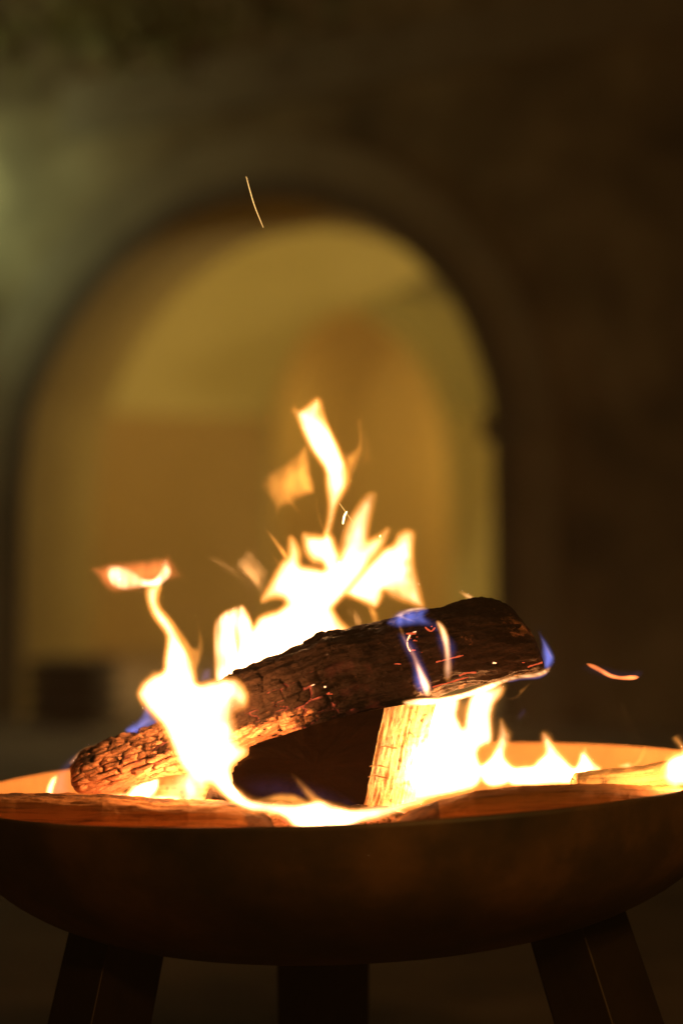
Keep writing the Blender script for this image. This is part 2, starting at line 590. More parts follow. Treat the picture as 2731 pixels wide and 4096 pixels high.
def leg(name, top_px, bot_px, D0, D1, corner=0.55, depth=0.03):
    """folded L-profile leg: two plates meeting at a corner, top (xl, xr, y), bottom (xl, xr, y)"""
    xl, xr, y = top_px
    bl, br, by = bot_px
    vs = []
    for (a, b, yy, D) in ((xl, xr, y, D0), (bl, br, by, D1)):
        A = at(a, yy, D + depth * 0.3)
        Cc = at(a + (b - a) * corner, yy, D - depth)
        B = at(b, yy, D + depth * 0.6)
        for (p) in (A, Cc, B):
            vs.append(p)
        for (p) in (A, Cc, B):
            vs.append(p + Vector((0, 0.005, 0)))
    # continue to the ground
    top = vs[:6]
    bot = vs[6:]
    low = []
    for a, b in zip(top, bot):
        t = (a.z - 0.0) / (a.z - b.z)
        low.append(a + (b - a) * t)
    vs = top + low
    vs = [v - bowl_root.location for v in vs]
    fs = []
    ringi = [0, 1, 2, 5, 4, 3]
    for i in range(6):
        a, b = ringi[i], ringi[(i + 1) % 6]
        fs.append((a, b, 6 + b, 6 + a))
    fs += [(0, 3, 4, 1), (1, 4, 5, 2), (6, 7, 10, 9), (7, 8, 11, 10)]
    o = mesh_obj(name, vs, fs, M_LEG, bowl_root, False)
    bev = o.modifiers.new("bevel", 'BEVEL')
    bev.width = 0.008
    bev.segments = 4
    return o


leg("leg", (308, 698, 3590), (190, 605, 4096), 2.36, 2.33, 0.42)
leg("leg", (2042, 2452, 3500), (2215, 2656, 4096), 2.36, 2.33, 0.53)
leg("leg", (1105, 1478, 3700), (1112, 1474, 4096), 2.62, 2.62, 0.5, 0.001)


# ------------------------------------------------------------------ logs
def interp_poly(pts, t):
    """pts [(t, x, y..)]"""
    a = np.array(pts, float)
    return np.array([np.interp(t, a[:, 0], a[:, k]) for k in range(1, a.shape[1])])


def resample(poly, n):
    P = np.array(poly, float)
    d = np.r_[0, np.cumsum(np.hypot(*np.diff(P[:, :2], axis=0).T))]
    d /= d[-1]
    t = np.linspace(0, 1, n)
    return np.stack([np.interp(t, d, P[:, k]) for k in range(P.shape[1])], 1)


def h1(*k):
    v = math.sin(sum((i + 1) * 12.9898 * x for i, x in enumerate(k))) * 43758.5453
    return v - math.floor(v)


def blocks(s, phi, rad, rows, cols, seed):
    """charcoal checking: long rows along the grain broken by staggered cross cracks; returns crack 0..1, block lift"""
    w = phi * rad
    n1 = noise.noise(Vector((s * 40, w * 30, seed)))
    n2 = noise.noise(Vector((s * 130, w * 130, seed + 5)))
    v = w * rows + 0.45 * n1 + 0.14 * n2 + 50
    r = math.floor(v)
    fv = v - r
    x = s * cols * (0.75 + 0.6 * h1(r, seed)) + h1(r, 3.3) * 10 + 0.25 * noise.noise(Vector((w * 160, s * 20, seed + 9))) + 0.12 * n2 + 50
    c = math.floor(x)
    fx = x - c
    er = min(fv, 1 - fv) / rows
    ec = min(fx, 1 - fx) / cols
    wide = 1.0 + 1.3 * max(0.0, min(1.0, (0.13 - s) / 0.05)) if seed == 1 else 1.0
    wr = wide * 0.0011 * (0.4 + 1.2 * h1(r if fv < .5 else r + 1, 7.7))
    wc = wide * 0.0009 * (0.3 + 1.4 * h1(r, c if fx < .5 else c + 1))
    ck = max(0.0, 1 - er / wr, 1 - ec / wc)
    dome = min(er * rows * 2, ec * cols * 2, 0.6) / 0.6
    return min(1, ck), (h1(r, c, 2.2) - 0.5) * (1 - ck) + 0.5 * dome


def log(name, top, bot, depths, rd, mat, na=220, nr=120, cells=(34, 70, 70), crack_amp=0.0035, rough_amp=0.0025, grain_amp=0.001, power=2.6,
        charf=None, glowf=None, ckf=None, seed=0, rdfun=None, cap=0.03, parent=None):
    tp = resample(top, na)
    bp = resample(bot, na)
    Dn = np.interp(np.linspace(0, 1, na), np.linspace(0, 1, len(depths)), depths)
    verts, char, crack, glow, gco = [], [], [], [], []
    offs = Vector((seed * 3.1, seed * 1.7, seed * 2.3))
    cen = [at((tp[i, 0] + bp[i, 0]) / 2, (tp[i, 1] + bp[i, 1]) / 2, Dn[i]) for i in range(na)]
    s = 0.0
    for i in range(na):
        t = i / (na - 1)
        if i:
            s += (cen[i] - cen[i - 1]).length
        T = at(tp[i, 0], tp[i, 1], Dn[i])
        A = T - cen[i]
        rdi = rd * (rdfun(t) if rdfun else 1)
        # rounding of the two ends
        e = 1.0
        if t < cap:
            e = math.sqrt(max(0.0, 1 - (1 - t / cap) ** 2)) * 0.35 + 0.65
        if t > 1 - cap:
            e = math.sqrt(max(0.0, 1 - (1 - (1 - t) / cap) ** 2)) * 0.35 + 0.65
        for j in range(nr):
            a = 2 * math.pi * j / nr
            ca, sa = math.cos(a), math.sin(a)
            f = (abs(ca) ** power + abs(sa) ** power) ** (-1.0 / power)
            y = Vector((0, 1, 0)) * rdi
            dirv = A * (ca * f) + y * (sa * f)
            base = cen[i] + dirv * e
            nrm = dirv.normalized()
            q = Vector((s, A.length * ca * f, rdi * sa * f)) + offs
            low = noise.fractal(Vector((q.x * 14, q.y * 26, q.z * 26)), 0.8, 2.0, 4)
            phi = math.atan2(ca, -sa)
            ck, lift = blocks(s, phi, rdi, cells[1], cells[0], seed)
            if ckf:
                ck *= ckf(t, ca, sa) * min(1.0, max(0.0, 0.55 + 2.2 * low))
            gr = noise.fractal(Vector((q.x * 28, q.y * 230, q.z * 230)), 0.7, 2.0, 4)
            fine = noise.fractal(q * 330, 0.8, 2.0, 2)
            cellid = noise.cell(Vector((dist[2] * 7.3 + 11, dist[3] * 3.1, 5.0))) if False else 0
            disp = low * rough_amp + gr * grain_amp - ck * crack_amp + lift * crack_amp * 0.45 * (ckf(t, ca, sa) if ckf else 1) + fine * 0.00045
            verts.append(base + nrm * disp)
            c_ = charf(t, ca, sa) if charf else 0.0
            char.append(c_ + low * 0.25)
            crack.append(ck)
            glow.append(glowf(t, ca, sa) if glowf else 0.0)
            gco.append((q.x, q.y, q.z))
    faces = []
    for i in range(na - 1):
        for j in range(nr):
            k = (j + 1) % nr
            faces.append((i * nr + j, i * nr + k, (i + 1) * nr + k, (i + 1) * nr + j))
    # end caps: rings shrinking towards the centre with growth-ring roughness
    for end, idx0 in ((0, 0), (1, (na - 1) * nr)):
        prev = list(range(idx0, idx0 + nr))
        centre = sum((verts[p] for p in prev), Vector()) / nr
        rim = [verts[p].copy() for p in prev]
        axis = (cen[0] - cen[4]).normalized() if end == 0 else (cen[-1] - cen[-5]).normalized()
        for rr_ in (0.9, 0.78, 0.62, 0.45, 0.3, 0.16, 0.05):
            cur = []
            for j in range(nr):
                p = centre + (rim[j] - centre) * rr_
                p = p + axis * (0.004 * (1 - rr_) + 0.0022 * noise.fractal(p * 90, 0.8, 2.0, 3))
                verts.append(p)
                cur.append(len(verts) - 1)
                char.append(char[prev[j]])
                crack.append(max(0.0, noise.noise(p * 160)) * 0.9)
                glow.append(0.0)
                gco.append((p.x, p.y, p.z))
            for j in range(nr):
                k = (j + 1) % nr
                f4 = (prev[j], cur[j], cur[k], prev[k])
                faces.append(f4 if end == 1 else f4[::-1])
            prev = cur
        faces.append(tuple(prev) if end == 1 else tuple(prev[::-1]))
    o = mesh_obj(name, verts, faces, mat)
    me = o.data
    for nm, arr in (("char", char), ("crack", crack), ("glow", glow)):
        at_ = me.attributes.new(nm, 'FLOAT', 'POINT')
        at_.data.foreach_set("value", arr)
    at_ = me.attributes.new("grainco", 'FLOAT_VECTOR', 'POINT')
    at_.data.foreach_set("vector", [x for v in gco for x in v])
    to_local(o, cen[na // 2])
    return o


def big_char(t, ca, sa):
    # charred on top and towards the raised right end; paler where flames burnt the bark off low on the left
    c = 0.35 + 0.55 * max(0, min(1, (ca + 0.45) / 0.5)) if t < 0.62 else 0.78
    if 0.40 < t <= 0.62:
        c += 0.5 * (t - 0.40) / 0.22
    if t < 0.32:
        c -= 0.5
    return c


def big_glow(t, ca, sa):
    if t < 0.66 and ca < 0.35:
        return 0.45
    return 0.0


big = log("firewood_log",
          [(285, 3060), (330, 3020), (430, 2978), (540, 2940), (640, 2892), (800, 2790), (960, 2690), (1040, 2655), (1130, 2615), (1210, 2575), (1290, 2535), (1390, 2518), (1500, 2500), (1620, 2465),
           (1720, 2432), (1830, 2412), (1930, 2398), (2000, 2410), (2060, 2440)],
          [(318, 3180), (420, 3172), (520, 3140), (640, 3104), (760, 3080), (880, 3040), (1010, 2992), (1130, 2952), (1280, 2900), (1400, 2868), (1500, 2842), (1650, 2805), (1780, 2772), (1900, 2742),
           (2020, 2712), (2120, 2692), (2185, 2670)],
          [2.40, 2.37, 2.35, 2.35, 2.34], 0.040, M_CHARLOG, na=420, nr=190, cells=(46, 88, 88), crack_amp=0.0036, rough_amp=0.0042, grain_amp=0.0024, power=2.5,
          ckf=lambda t, ca, sa: 1.0 if t < 0.55 else max(0.15, 1 - (t - 0.55) * 7), charf=big_char, glowf=big_glow, seed=1, cap=0.02)
tag(big, "long charred split log lying slantwise on top of the fire, its right end raised", "log")

# embers glowing on the big log
ember_px = [(1648, 2535, 16), (1636, 2556, 9), (1660, 2562, 7), (1672, 2548, 5), (1652, 2600, 10), (1590, 2656, 9), (1880, 2474, 5), (1688, 2610, 5), (1298, 2748, 9),
            (1312, 2772, 10), (1250, 2740, 12), (1292, 2730, 6), (1218, 2912, 6), (1976, 2652, 9), (2095, 2650, 10), (2120, 2662, 10), (1320, 2776, 7), (1710, 2520, 6), (1730, 2506, 5), (1715, 2532, 5)]


def blob(name, c, r, mat, sx=1.0, sz=0.7, seed=0, sub=2):
    bm = bmesh.new()
    bmesh.ops.create_icosphere(bm, subdivisions=sub, radius=1.0)
    for v in bm.verts:
        k = 1 + 0.45 * noise.noise(v.co * 1.7 + Vector((seed * 3.3, 0, 0)))
        v.co = Vector((v.co.x * r * sx * k, v.co.y * r * 0.7 * k, v.co.z * r * sz * k))
    me = bpy.data.meshes.new(name)
    bm.to_mesh(me)
    bm.free()
    for p in me.polygons:
        p.use_smooth = True
    me.materials.append(mat)
    o = bpy.data.objects.new(name, me)
    o.location = c
    C.objects.link(o)
    return o


dg = bpy.context.evaluated_depsgraph_get()
dg.update()


def surface_depth(o, px, py):
    d = at(px, py, 1.0) - Vector((0, 0, H))
    mw = o.matrix_world.inverted()
    ok, loc, nrm, _ = o.ray_cast(mw @ Vector((0, 0, H)), (mw.to_3x3() @ d).normalized())
    return (o.matrix_world @ loc) if ok else None


for i, (px, py, r) in enumerate(ember_px):
    p = surface_depth(big, px, py)
    if p is None:
        continue
    e = blob("ember", p - big.location + Vector((0, 0.0006, 0)), r * K * 2.35 * 0.75, M_EMBERHOT if i in (8, 10, 13) else M_EMBER, random.uniform(1.0, 2.4), random.uniform(.4, .8), i)
    e.parent = big

for pts, r, mt in (([(1662, 2528), (1644, 2536), (1630, 2558), (1629, 2584), (1640, 2604)], 0.0009, M_EMBERHOT), ([(1745, 2648), (1790, 2636), (1850, 2622)], 0.0008, M_EMBER),
                   ([(1838, 2700), (1865, 2690), (1900, 2688)], 0.0014, M_EMBER), ([(1700, 2510), (1722, 2524), (1738, 2512)], 0.0010, M_EMBER), ([(1730, 2748), (1800, 2728), (1870, 2708)], 0.0008, M_EMBER),
                   ([(2110, 2668), (2130, 2660), (2165, 2650)], 0.0009, M_EMBER)):
    P = catmull(pts, 5)
    vs, fs = [], []
    last = None
    for (x, y) in P:
        c = surface_depth(big, x, y) or last
        if c is None:
            continue
        last = c
        rr_ = r * (0.5 + 0.9 * abs(noise.noise(Vector((x * 0.1, y * 0.1, 0)))) + 0.2)
        for k in range(6):
            a = k * math.pi / 3
            vs.append(c - big.location + Vector((math.cos(a) * rr_ * 0.6, -0.0002, math.sin(a) * rr_)) + Vector((0, math.sin(a) * 0.0002, 0)))
    n_ = len(vs) // 6
    for i in range(n_ - 1):
        for k in range(6):
            fs.append((6 * i + k, 6 * i + (k + 1) % 6, 6 * i + 6 + (k + 1) % 6, 6 * i + 6 + k))
    mesh_obj("ember", vs, fs, mt, big)

# curled flakes of char lifting off the log
vs, fs = [], []
for i in range(230):
    t = random.random() ** 0.9
    tx = 320 + t * 1800
    k = random.random()
    topy = np.interp(tx, [285, 640, 960, 1290, 1720, 1930, 2060], [3060, 2892, 2690, 2535, 2432, 2398, 2440])
    boty = np.interp(tx, [318, 640, 1010, 1500, 1900, 2185], [3180, 3104, 2992, 2842, 2742, 2670])
    py = topy + (boty - topy) * (k ** 1.4 if t > 0.25 else k)
    p = surface_depth(big, tx, py + 3)
    if p is None:
        continue
    p = p - big.location
    L_ = random.uniform(0.002, 0.0065)
    W_ = L_ * random.uniform(0.25, 0.6)
    ax_ = Vector((0.95, random.uniform(-.15, .15), 0.28 + random.uniform(-.25, .25))).normalized()
    n0 = Vector((random.uniform(-.3, .3), -1, random.uniform(-.2, .6))).normalized()
    cr_ = ax_.cross(n0).normalized()
    lift = random.uniform(0.0, 0.0022)
    b = len(vs)
    for a in range(4):
        s_ = a / 3 - 0.5
        cc_ = p + ax_ * (s_ * L_) + n0 * (lift * (s_ + 0.5) ** 2 + 0.0004)
        w_ = W_ * (1 - abs(s_) * 0.9) * random.uniform(0.7, 1.2)
        for q_ in (-0.5, 0.5):
            vs.append(cc_ + cr_ * (w_ * q_))
            vs.append(cc_ + cr_ * (w_ * q_) - n0 * 0.0005)
    for a in range(3):
        o_ = b + 4 * a
        fs += [(o_, o_ + 2, o_ + 6, o_ + 4), (o_ + 1, o_ + 5, o_ + 7, o_ + 3), (o_, o_ + 4, o_ + 5, o_ + 1), (o_ + 2, o_ + 3, o_ + 7, o_ + 6)]
    fs += [(b, b + 1, b + 3, b + 2), (b + 12, b + 14, b + 15, b + 13)]
fk = mesh_obj("bark_flakes", vs, fs, M_CHARLOG, big, False)
ch_ = []
for v in vs:
    fx = (v.x + big.location.x) / 0.42 + 0.5
    ch_.append(0.3 if fx < 0.25 else 1.0)
a_ = fk.data.attributes.new("char", 'FLOAT', 'POINT')
a_.data.foreach_set("value", ch_)
a_ = fk.data.attributes.new("grainco", 'FLOAT_VECTOR', 'POINT')
a_.data.foreach_set("vector", [x for v in vs for x in v])
tag(fk, kind="stuff")

# the dark log end under it with its pale burning side: one split log pointing away from the camera
outl = [(1000, 2990), (1100, 2950), (1280, 2892), (1480, 2842), (1537, 2832), (1500, 3010), (1447, 3260), (1200, 3300), (1010, 3270), (962, 3190), (934, 3130), (922, 3090), (950, 3050), (985, 3020)]
o2 = resample(outl + [outl[0]], 181)[:-1]
rgh = []
for i, (x, y) in enumerate(o2):
    lft = 1.0 if x < 1100 else 0.25
    nn = noise.fractal(Vector((x * 0.02, y * 0.02, 3)), 0.8, 2.0, 4) * 11 * lft
    rgh.append((x + nn, y + nn * 0.5))
D_END = 2.262
vs, fs, gco, chv, ckv = [], [], [], [], []
NB = 26
nO = len(rgh)
shift = Vector((0.036, 0, 0.0))
for b in range(NB + 1):
    t = b / NB
    for i, (x, y) in enumerate(rgh):
        p = at(x, y, D_END) + Vector((0.047 * t, 0.10 * t, 0.0))
        q = Vector((p.y * 1.0, p.x, p.z))
        p += Vector((1, 0, 0.3)) * (0.0013 * noise.fractal(Vector((p.x * 120, p.y * 220, p.z * 18)), 0.8, 2, 4)) * (1 if t > 0 else 0)
        vs.append(p)
        # grain runs upwards on the visible side
        gco.append((p.z, p.x * 1.0, p.y))
        right = x > 1440
        chv.append((0.42 if t < 0.42 else 0.2) if right else 1.1)
        v_, _ = noise.voronoi(Vector((p.z * 60, p.y * 150, p.x * 90)))
        ckv.append(max(0.0, 1 - (v_[1] - v_[0]) / 0.12) * (0.15 if t < 0.45 else 1.0))
for b in range(NB):
    for i in range(nO):
        k = (i + 1) % nO
        fs.append((b * nO + i, b * nO + k, (b + 1) * nO + k, (b + 1) * nO + i))
fs.append(tuple(range(nO * NB, nO * (NB + 1))))
under = mesh_obj("firewood_log", vs, fs, M_PALE, None, False)
for nm, arr in (("char", chv), ("crack", ckv)):
    a_ = under.data.attributes.new(nm, 'FLOAT', 'POINT')
    a_.data.foreach_set("value", arr)
a_ = under.data.attributes.new("grainco", 'FLOAT_VECTOR', 'POINT')
a_.data.foreach_set("vector", [x for v in gco for x in v])
org = at(1300, 3200, D_END)
to_local(under, org)
tag(under, "thick split log under the slanting one, charred, shaded end to the front and pale burning side", "log")
# its charred end face, the shade on it put into a near black colour
fvs = [at(x, y, D_END) + Vector((0, -0.001, 0)) - org for x, y in rgh]
cface = sum(fvs, Vector()) / len(fvs)
evs, efs = list(fvs), []
prev = list(range(nO))
for rr_ in (0.92, 0.8, 0.65, 0.5, 0.35, 0.2, 0.07):
    cur = []
    for j in range(nO):
        p = cface + (fvs[j] - cface) * rr_
        p = p + Vector((0, -0.004 * (1 - rr_) - 0.003 * noise.fractal(p * 70, 0.8, 2, 4), 0))
        evs.append(p)
        cur.append(len(evs) - 1)
    for j in range(nO):
        k = (j + 1) % nO
        efs.append((prev[j], prev[k], cur[k], cur[j]))
    prev = cur
efs.append(tuple(prev))
endf = mesh_obj("shaded_char_end", evs, efs, M_BLACK, under, True)
a_ = endf.data.attributes.new("grainco", 'FLOAT_VECTOR', 'POINT')
a_.data.foreach_set("vector", [x for v in evs for x in v])
# fine fibres sticking out from the pale edge
for (px, py) in ((1478, 3066), (1472, 3108), (1512, 2990)):
    p0 = at(px, py, D_END - 0.002)
    vs = []
    for s_ in range(6):
        t = s_ / 5
        c = p0 + Vector((0.016 * t, 0.006 * t, 0.001 * math.sin(t * 5)))
        for (dx, dz) in ((0, 0.0005), (0.0, -0.0005), (0, 0)):
            vs.append(c + Vector((0, 0.0006 if dz == 0 else 0, dz)) - org)
    fs = [(3 * a + b, 3 * a + (b + 1) % 3, 3 * a + 3 + (b + 1) % 3, 3 * a + 3 + b) for a in range(5) for b in range(3)]
    mesh_obj("splinter", vs, fs, M_PALE, under)


def plank_char(t, ca, sa):
    c = 0.12 + (0.5 if ca > 0.93 else 0)
    if t > 0.80:
        c += (t - 0.80) * 3.2
    return c


fl = log("firewood_log", [(-260, 3168), (-60, 3180), (150, 3182), (400, 3186), (560, 3196), (640, 3206), (760, 3202), (880, 3206), (960, 3222), (1040, 3250), (1090, 3285)],
         [(-260, 3420), (300, 3440), (700, 3420), (1000, 3400), (1090, 3370)], [2.36, 2.32, 2.26, 2.23, 2.22], 0.032, M_PLANK, na=300, nr=110,
         cells=(9, 60, 60), crack_amp=0.0012, rough_amp=0.002, grain_amp=0.0016, power=4.0, ckf=lambda t, ca, sa: 0.0, charf=plank_char, seed=4, cap=0.02)
tag(fl, "brown split log with long grain along the front left rim of the bowl", "log")
fr = log("firewood_log", [(1560, 3300), (1640, 3248), (1760, 3205), (1900, 3168), (2060, 3152), (2230, 3146), (2330, 3140), (2480, 3146), (2700, 3150), (2960, 3160)],
         [(1560, 3380), (1900, 3400), (2300, 3400), (2960, 3380)], [2.19, 2.19, 2.22, 2.27, 2.34], 0.030, M_PLANK, na=260, nr=100,
         cells=(9, 60, 60), crack_amp=0.001, rough_amp=0.0014, grain_amp=0.001, power=4.0, ckf=lambda t, ca, sa: 0.0, charf=lambda t, ca, sa: 0.25 if t > 0.15 else 0.6, seed=6, cap=0.02)
tag(fr, "reddish brown split log with a smooth top edge along the front right rim", "log")
br_ = log("firewood_log", [(2290, 3098), (2377, 3088), (2470, 3080), (2557, 3070), (2642, 3050), (2740, 3030), (2860, 3020)],
          [(2290, 3200), (2500, 3220), (2860, 3200)], [2.30, 2.32, 2.35, 2.40], 0.022, M_PALE, na=180, nr=90,
          cells=(30, 90, 90), crack_amp=0.0012, rough_amp=0.0012, grain_amp=0.0012, power=3.5, ckf=lambda t, ca, sa: 0.12, charf=lambda t, ca, sa: 0.22, seed=8)
tag(br_, "pale narrow split log with fine crackled grain at the far right of the bowl", "log")
ch1 = log("firewood_log", [(1000, 3290), (1060, 3240), (1110, 3212), (1200, 3222), (1330, 3236), (1450, 3232), (1560, 3236), (1640, 3262)],
          [(1000, 3400), (1300, 3400), (1640, 3380)], [2.25, 2.25, 2.24], 0.022, M_CHARLOG, na=200, nr=90,
          cells=(60, 90, 90), crack_amp=0.003, rough_amp=0.004, grain_amp=0.001, charf=lambda t, ca, sa: 0.45, glowf=lambda t, ca, sa: 1.0, seed=9)
tag(ch1, "short crackled half burnt piece of wood in the middle just behind the front rim", "log")
ch2 = log("firewood_log", [(505, 3150), (560, 3140), (640, 3140), (760, 3146), (840, 3150)], [(505, 3200), (700, 3215), (840, 3210)], [2.45, 2.46, 2.46], 0.014, M_PALE, na=90, nr=50,
          cells=(40, 80, 80), rough_amp=0.003, charf=lambda t, ca, sa: 0.3, seed=12)
tag(ch2, "small pale stick lying behind the left end of the slanting log", "stick")
ch3 = log("firewood_log", [(815, 3215), (830, 3170), (850, 3142), (890, 3150), (930, 3185), (950, 3215)], [(815, 3260), (880, 3270), (950, 3260)], [2.28, 2.28], 0.012, M_CHARLOG, na=70, nr=50,
          cells=(60, 90, 90), rough_amp=0.002, charf=lambda t, ca, sa: 0.75, seed=14)
tag(ch3, "small dark pointed chunk of wood at the base of the left flame", "wood chunk")

# ember bed
vs, fs = [], []
GR = 110
RB = 0.295
idx = {}
for i in range(GR + 1):
    for j in range(GR + 1):
        x = (i / GR - 0.5) * 2 * RB
        y = (j / GR - 0.5) * 2 * RB
        if x * x + y * y > RB * RB:
            continue
        z = -0.066 + 0.02 * noise.fractal(Vector((x * 18, y * 18, 0)), 0.8, 2, 4)
        p = rot_tilt(Vector((x, y, z))) + BC
        idx[(i, j)] = len(vs)
        vs.append(p)
for (i, j) in idx:
    if (i + 1, j) in idx and (i, j + 1) in idx and (i + 1, j + 1) in idx:
        fs.append((idx[(i, j)], idx[(i + 1, j)], idx[(i + 1, j + 1)], idx[(i, j + 1)]))
m, nt, out = new_mat("ember_bed")
tc = N(nt, "TexCoord")
n1 = N(nt, "TexNoise", i_Scale=26, i_Detail=6, i_Roughness=0.6)
nt.links.new(tc.outputs['Object'], n1.inputs['Vector'])
g_ = ramp(nt, n1.outputs[0], [(0.42, (0, 0, 0)), (0.62, (1, 1, 1))])
cc = ramp(nt, n1.outputs[0], [(0.42, (0.8, 0.08, 0.01)), (0.7, (1, 0.45, 0.14))])
p = N(nt, "BsdfPrincipled", i_Roughness=0.9)
p.inputs['Base Color'].default_value = (0.05, 0.035, 0.03, 1)
nt.links.new(cc, p.inputs['Emission Color'])
mm = N(nt, "Math", operation='MULTIPLY', i_1=4.0)
nt.links.new(g_, mm.inputs[0])
nt.links.new(mm.outputs[0], p.inputs['Emission Strength'])
nt.links.new(p.outputs[0], out.inputs['Surface'])
bed = mesh_obj("ember_bed", vs, fs, m)
tag(to_local(bed, BC), "glowing bed of embers and ash filling the steel bowl", "embers", kind="stuff")


# ------------------------------------------------------------------ flames
def c1(pts): return [(150 + x / 1.568, 2150 + y / 1.568, *r) for x, y, *r in pts]
def c2(pts): return [(800 + x / 1.568, 1500 + y / 1.568, *r) for x, y, *r in pts]
def c3(pts): return [(1400 + x / 1.568, 2250 + y / 1.568, *r) for x, y, *r in pts]
def c4(pts): return [(1900 + x / 1.887, 2500 + y / 1.887, *r) for x, y, *r in pts]
def c7(pts): return [(800 + x / 1.742, 2650 + y / 1.742, *r) for x, y, *r in pts]


def smooth_poly(pts, it=2):
    """Chaikin rounding of a closed outline"""
    P = [tuple(p[:2]) for p in pts]
    for _ in range(it):
        Q = []
        for i in range(len(P)):
            a, b = P[i], P[(i + 1) % len(P)]
            Q += [(a[0] * .78 + b[0] * .22, a[1] * .78 + b[1] * .22), (a[0] * .22 + b[0] * .78, a[1] * .22 + b[1] * .78)]
        P = Q
    return P


def volume_shape(name, outline, weights, D, mat, soft=26, grid=None, streak=0.15, streak_dir=0.0, bend=0.012, seed=0, s=FLAME_S, lean=0.0, rag=0.0, pw=1.0, grow=0.0, sf=1.0):
    """a closed body of glowing gas: traced outline, thickness from the distance to its edge times the weights"""
    P = np.array(resample(smooth_poly(outline) + [smooth_poly(outline)[0]], 8))
    P0 = smooth_poly(outline)
    per = sum(math.hypot(P0[i][0] - P0[i - 1][0], P0[i][1] - P0[i - 1][1]) for i in range(len(P0)))
    xs = [p[0] for p in P0]
    ys = [p[1] for p in P0]
    size = max(max(xs) - min(xs), max(ys) - min(ys))
    if grid is None:
        grid = max(3.5, min(9, size / 45))
    nb = max(24, int(per / (grid * 0.8)))
    B = resample(P0 + [P0[0]], nb + 1)[:-1]
    if grow:
        T2 = np.roll(B, -1, 0) - np.roll(B, 1, 0)
        T2 /= np.hypot(T2[:, 0], T2[:, 1])[:, None] + 1e-9
        area = sum(B[i - 1, 0] * B[i, 1] - B[i, 0] * B[i - 1, 1] for i in range(len(B)))
        sg = 1 if area > 0 else -1
        B2 = B.copy()
        B2[:, 0] += sg * T2[:, 1] * grow
        B2[:, 1] += -sg * T2[:, 0] * grow
        # drop points that fold back into the shape
        dq = np.sqrt(((B2[:, None, :] - B[None, ::2, :]) ** 2).sum(2)).min(1)
        B = B2[dq > grow * 0.8]
        xs = list(B[:, 0])
        ys = list(B[:, 1])
    if rag:
        for i in range(len(B)):
            nn = noise.noise_vector(Vector((B[i, 0] * 0.02, B[i, 1] * 0.012, seed)))
            B[i, 0] += nn.x * rag
            B[i, 1] += nn.y * rag
    seg_a = B
    seg_b = np.roll(B, -1, 0)
    gx = np.arange(min(xs) + grid * .3, max(xs), grid)
    gy = np.arange(min(ys) + grid * .3, max(ys), grid)
    G = np.array([(x + (grid / 2 if (j % 2) else 0), y) for j, y in enumerate(gy) for x in gx])
    if len(G) == 0:
        return None
    # inside test
    x, y = G[:, 0][:, None], G[:, 1][:, None]
    ax, ay, bx, by = seg_a[:, 0], seg_a[:, 1], seg_b[:, 0], seg_b[:, 1]
    cond = ((ay > y) != (by > y)) & (x < (bx - ax) * (y - ay) / (by - ay + 1e-12) + ax)
    inside = (cond.sum(1) % 2) == 1

    def dist(Q):
        x, y = Q[:, 0][:, None], Q[:, 1][:, None]
        dx, dy = bx - ax, by - ay
        t = np.clip(((x - ax) * dx + (y - ay) * dy) / (dx * dx + dy * dy + 1e-12), 0, 1)
        return np.sqrt((x - ax - t * dx) ** 2 + (y - ay - t * dy) ** 2).min(1)

    G = G[inside]
    d = dist(G) if len(G) else np.zeros(0)
    G = G[d > grid * 0.45]
    pts = [Vector((p[0], p[1])) for p in B] + [Vector((p[0], p[1])) for p in G]
    nbp = len(B)
    res = geometry.delaunay_2d_cdt(pts, [], [list(range(nbp))], 1, 1e-4)
    vv, ff, orig = res[0], res[2], res[3]
    V = np.array([(v.x, v.y) for v in vv])
    dd = dist(V)
    onb = dd < grid * 0.2
    Wp = np.array(weights, float)
    r2 = (V[:, 0][:, None] - Wp[:, 0]) ** 2 + (V[:, 1][:, None] - Wp[:, 1]) ** 2 + 25
    iw = 1 / r2 ** 1.3
    w = (iw * Wp[:, 2]).sum(1) / iw.sum(1)
    prof_ = 1 - np.exp(-(dd / (soft * (1.75 if pw == 1.0 else 1.0))) ** (1.9 if pw == 1.0 else pw))
    ang = math.radians(streak_dir)
    st = np.array([noise.fractal(Vector(((p[0] * math.cos(ang) + p[1] * math.sin(ang)) * 0.016 * sf, (-p[0] * math.sin(ang) + p[1] * math.cos(ang)) * 0.003, seed * 7.7)), 0.7, 2.0, 3) for p in V])
    if isinstance(mat, str):
        mat, s = gas_mat(mat, max(p[2] for p in weights))
    th = w * prof_ * np.clip(1 + streak * 1.5 * st, 0.15, 3) / s
    th = np.maximum(th, 0.0003)
    th[onb] = 0
    bd = np.array([noise.noise(Vector((p[0] * 0.004, p[1] * 0.004, seed * 3.3 + 9))) for p in V]) * bend
    cy = sum(ys) / len(ys)
    bd = bd + lean * (cy - V[:, 1]) * K * 2.4
    verts = []
    front = []
    back = []
    for i in range(len(V)):
        c = at(V[i, 0], V[i, 1], D)
        c.y += bd[i]
        if th[i] <= 0:
            verts.append(c)
            front.append(len(verts) - 1)
            back.append(len(verts) - 1)
        else:
            verts.append(c + Vector((0, -th[i] / 2, 0)))
            front.append(len(verts) - 1)
            verts.append(c + Vector((0, th[i] / 2, 0)))
            back.append(len(verts) - 1)
    faces = []
    for f in ff:
        fr_ = [front[i] for i in f]
        bk_ = [back[i] for i in f]
        if fr_ == bk_:
            continue
        faces.append(tuple(fr_))
        faces.append(tuple(bk_[::-1]))
    o = mesh_obj(name, verts, faces, mat, None, True)
    bm = bmesh.new()
    bm.from_mesh(o.data)
    bmesh.ops.recalc_face_normals(bm, faces=bm.faces)
    bm.to_mesh(o.data)
    bm.free()
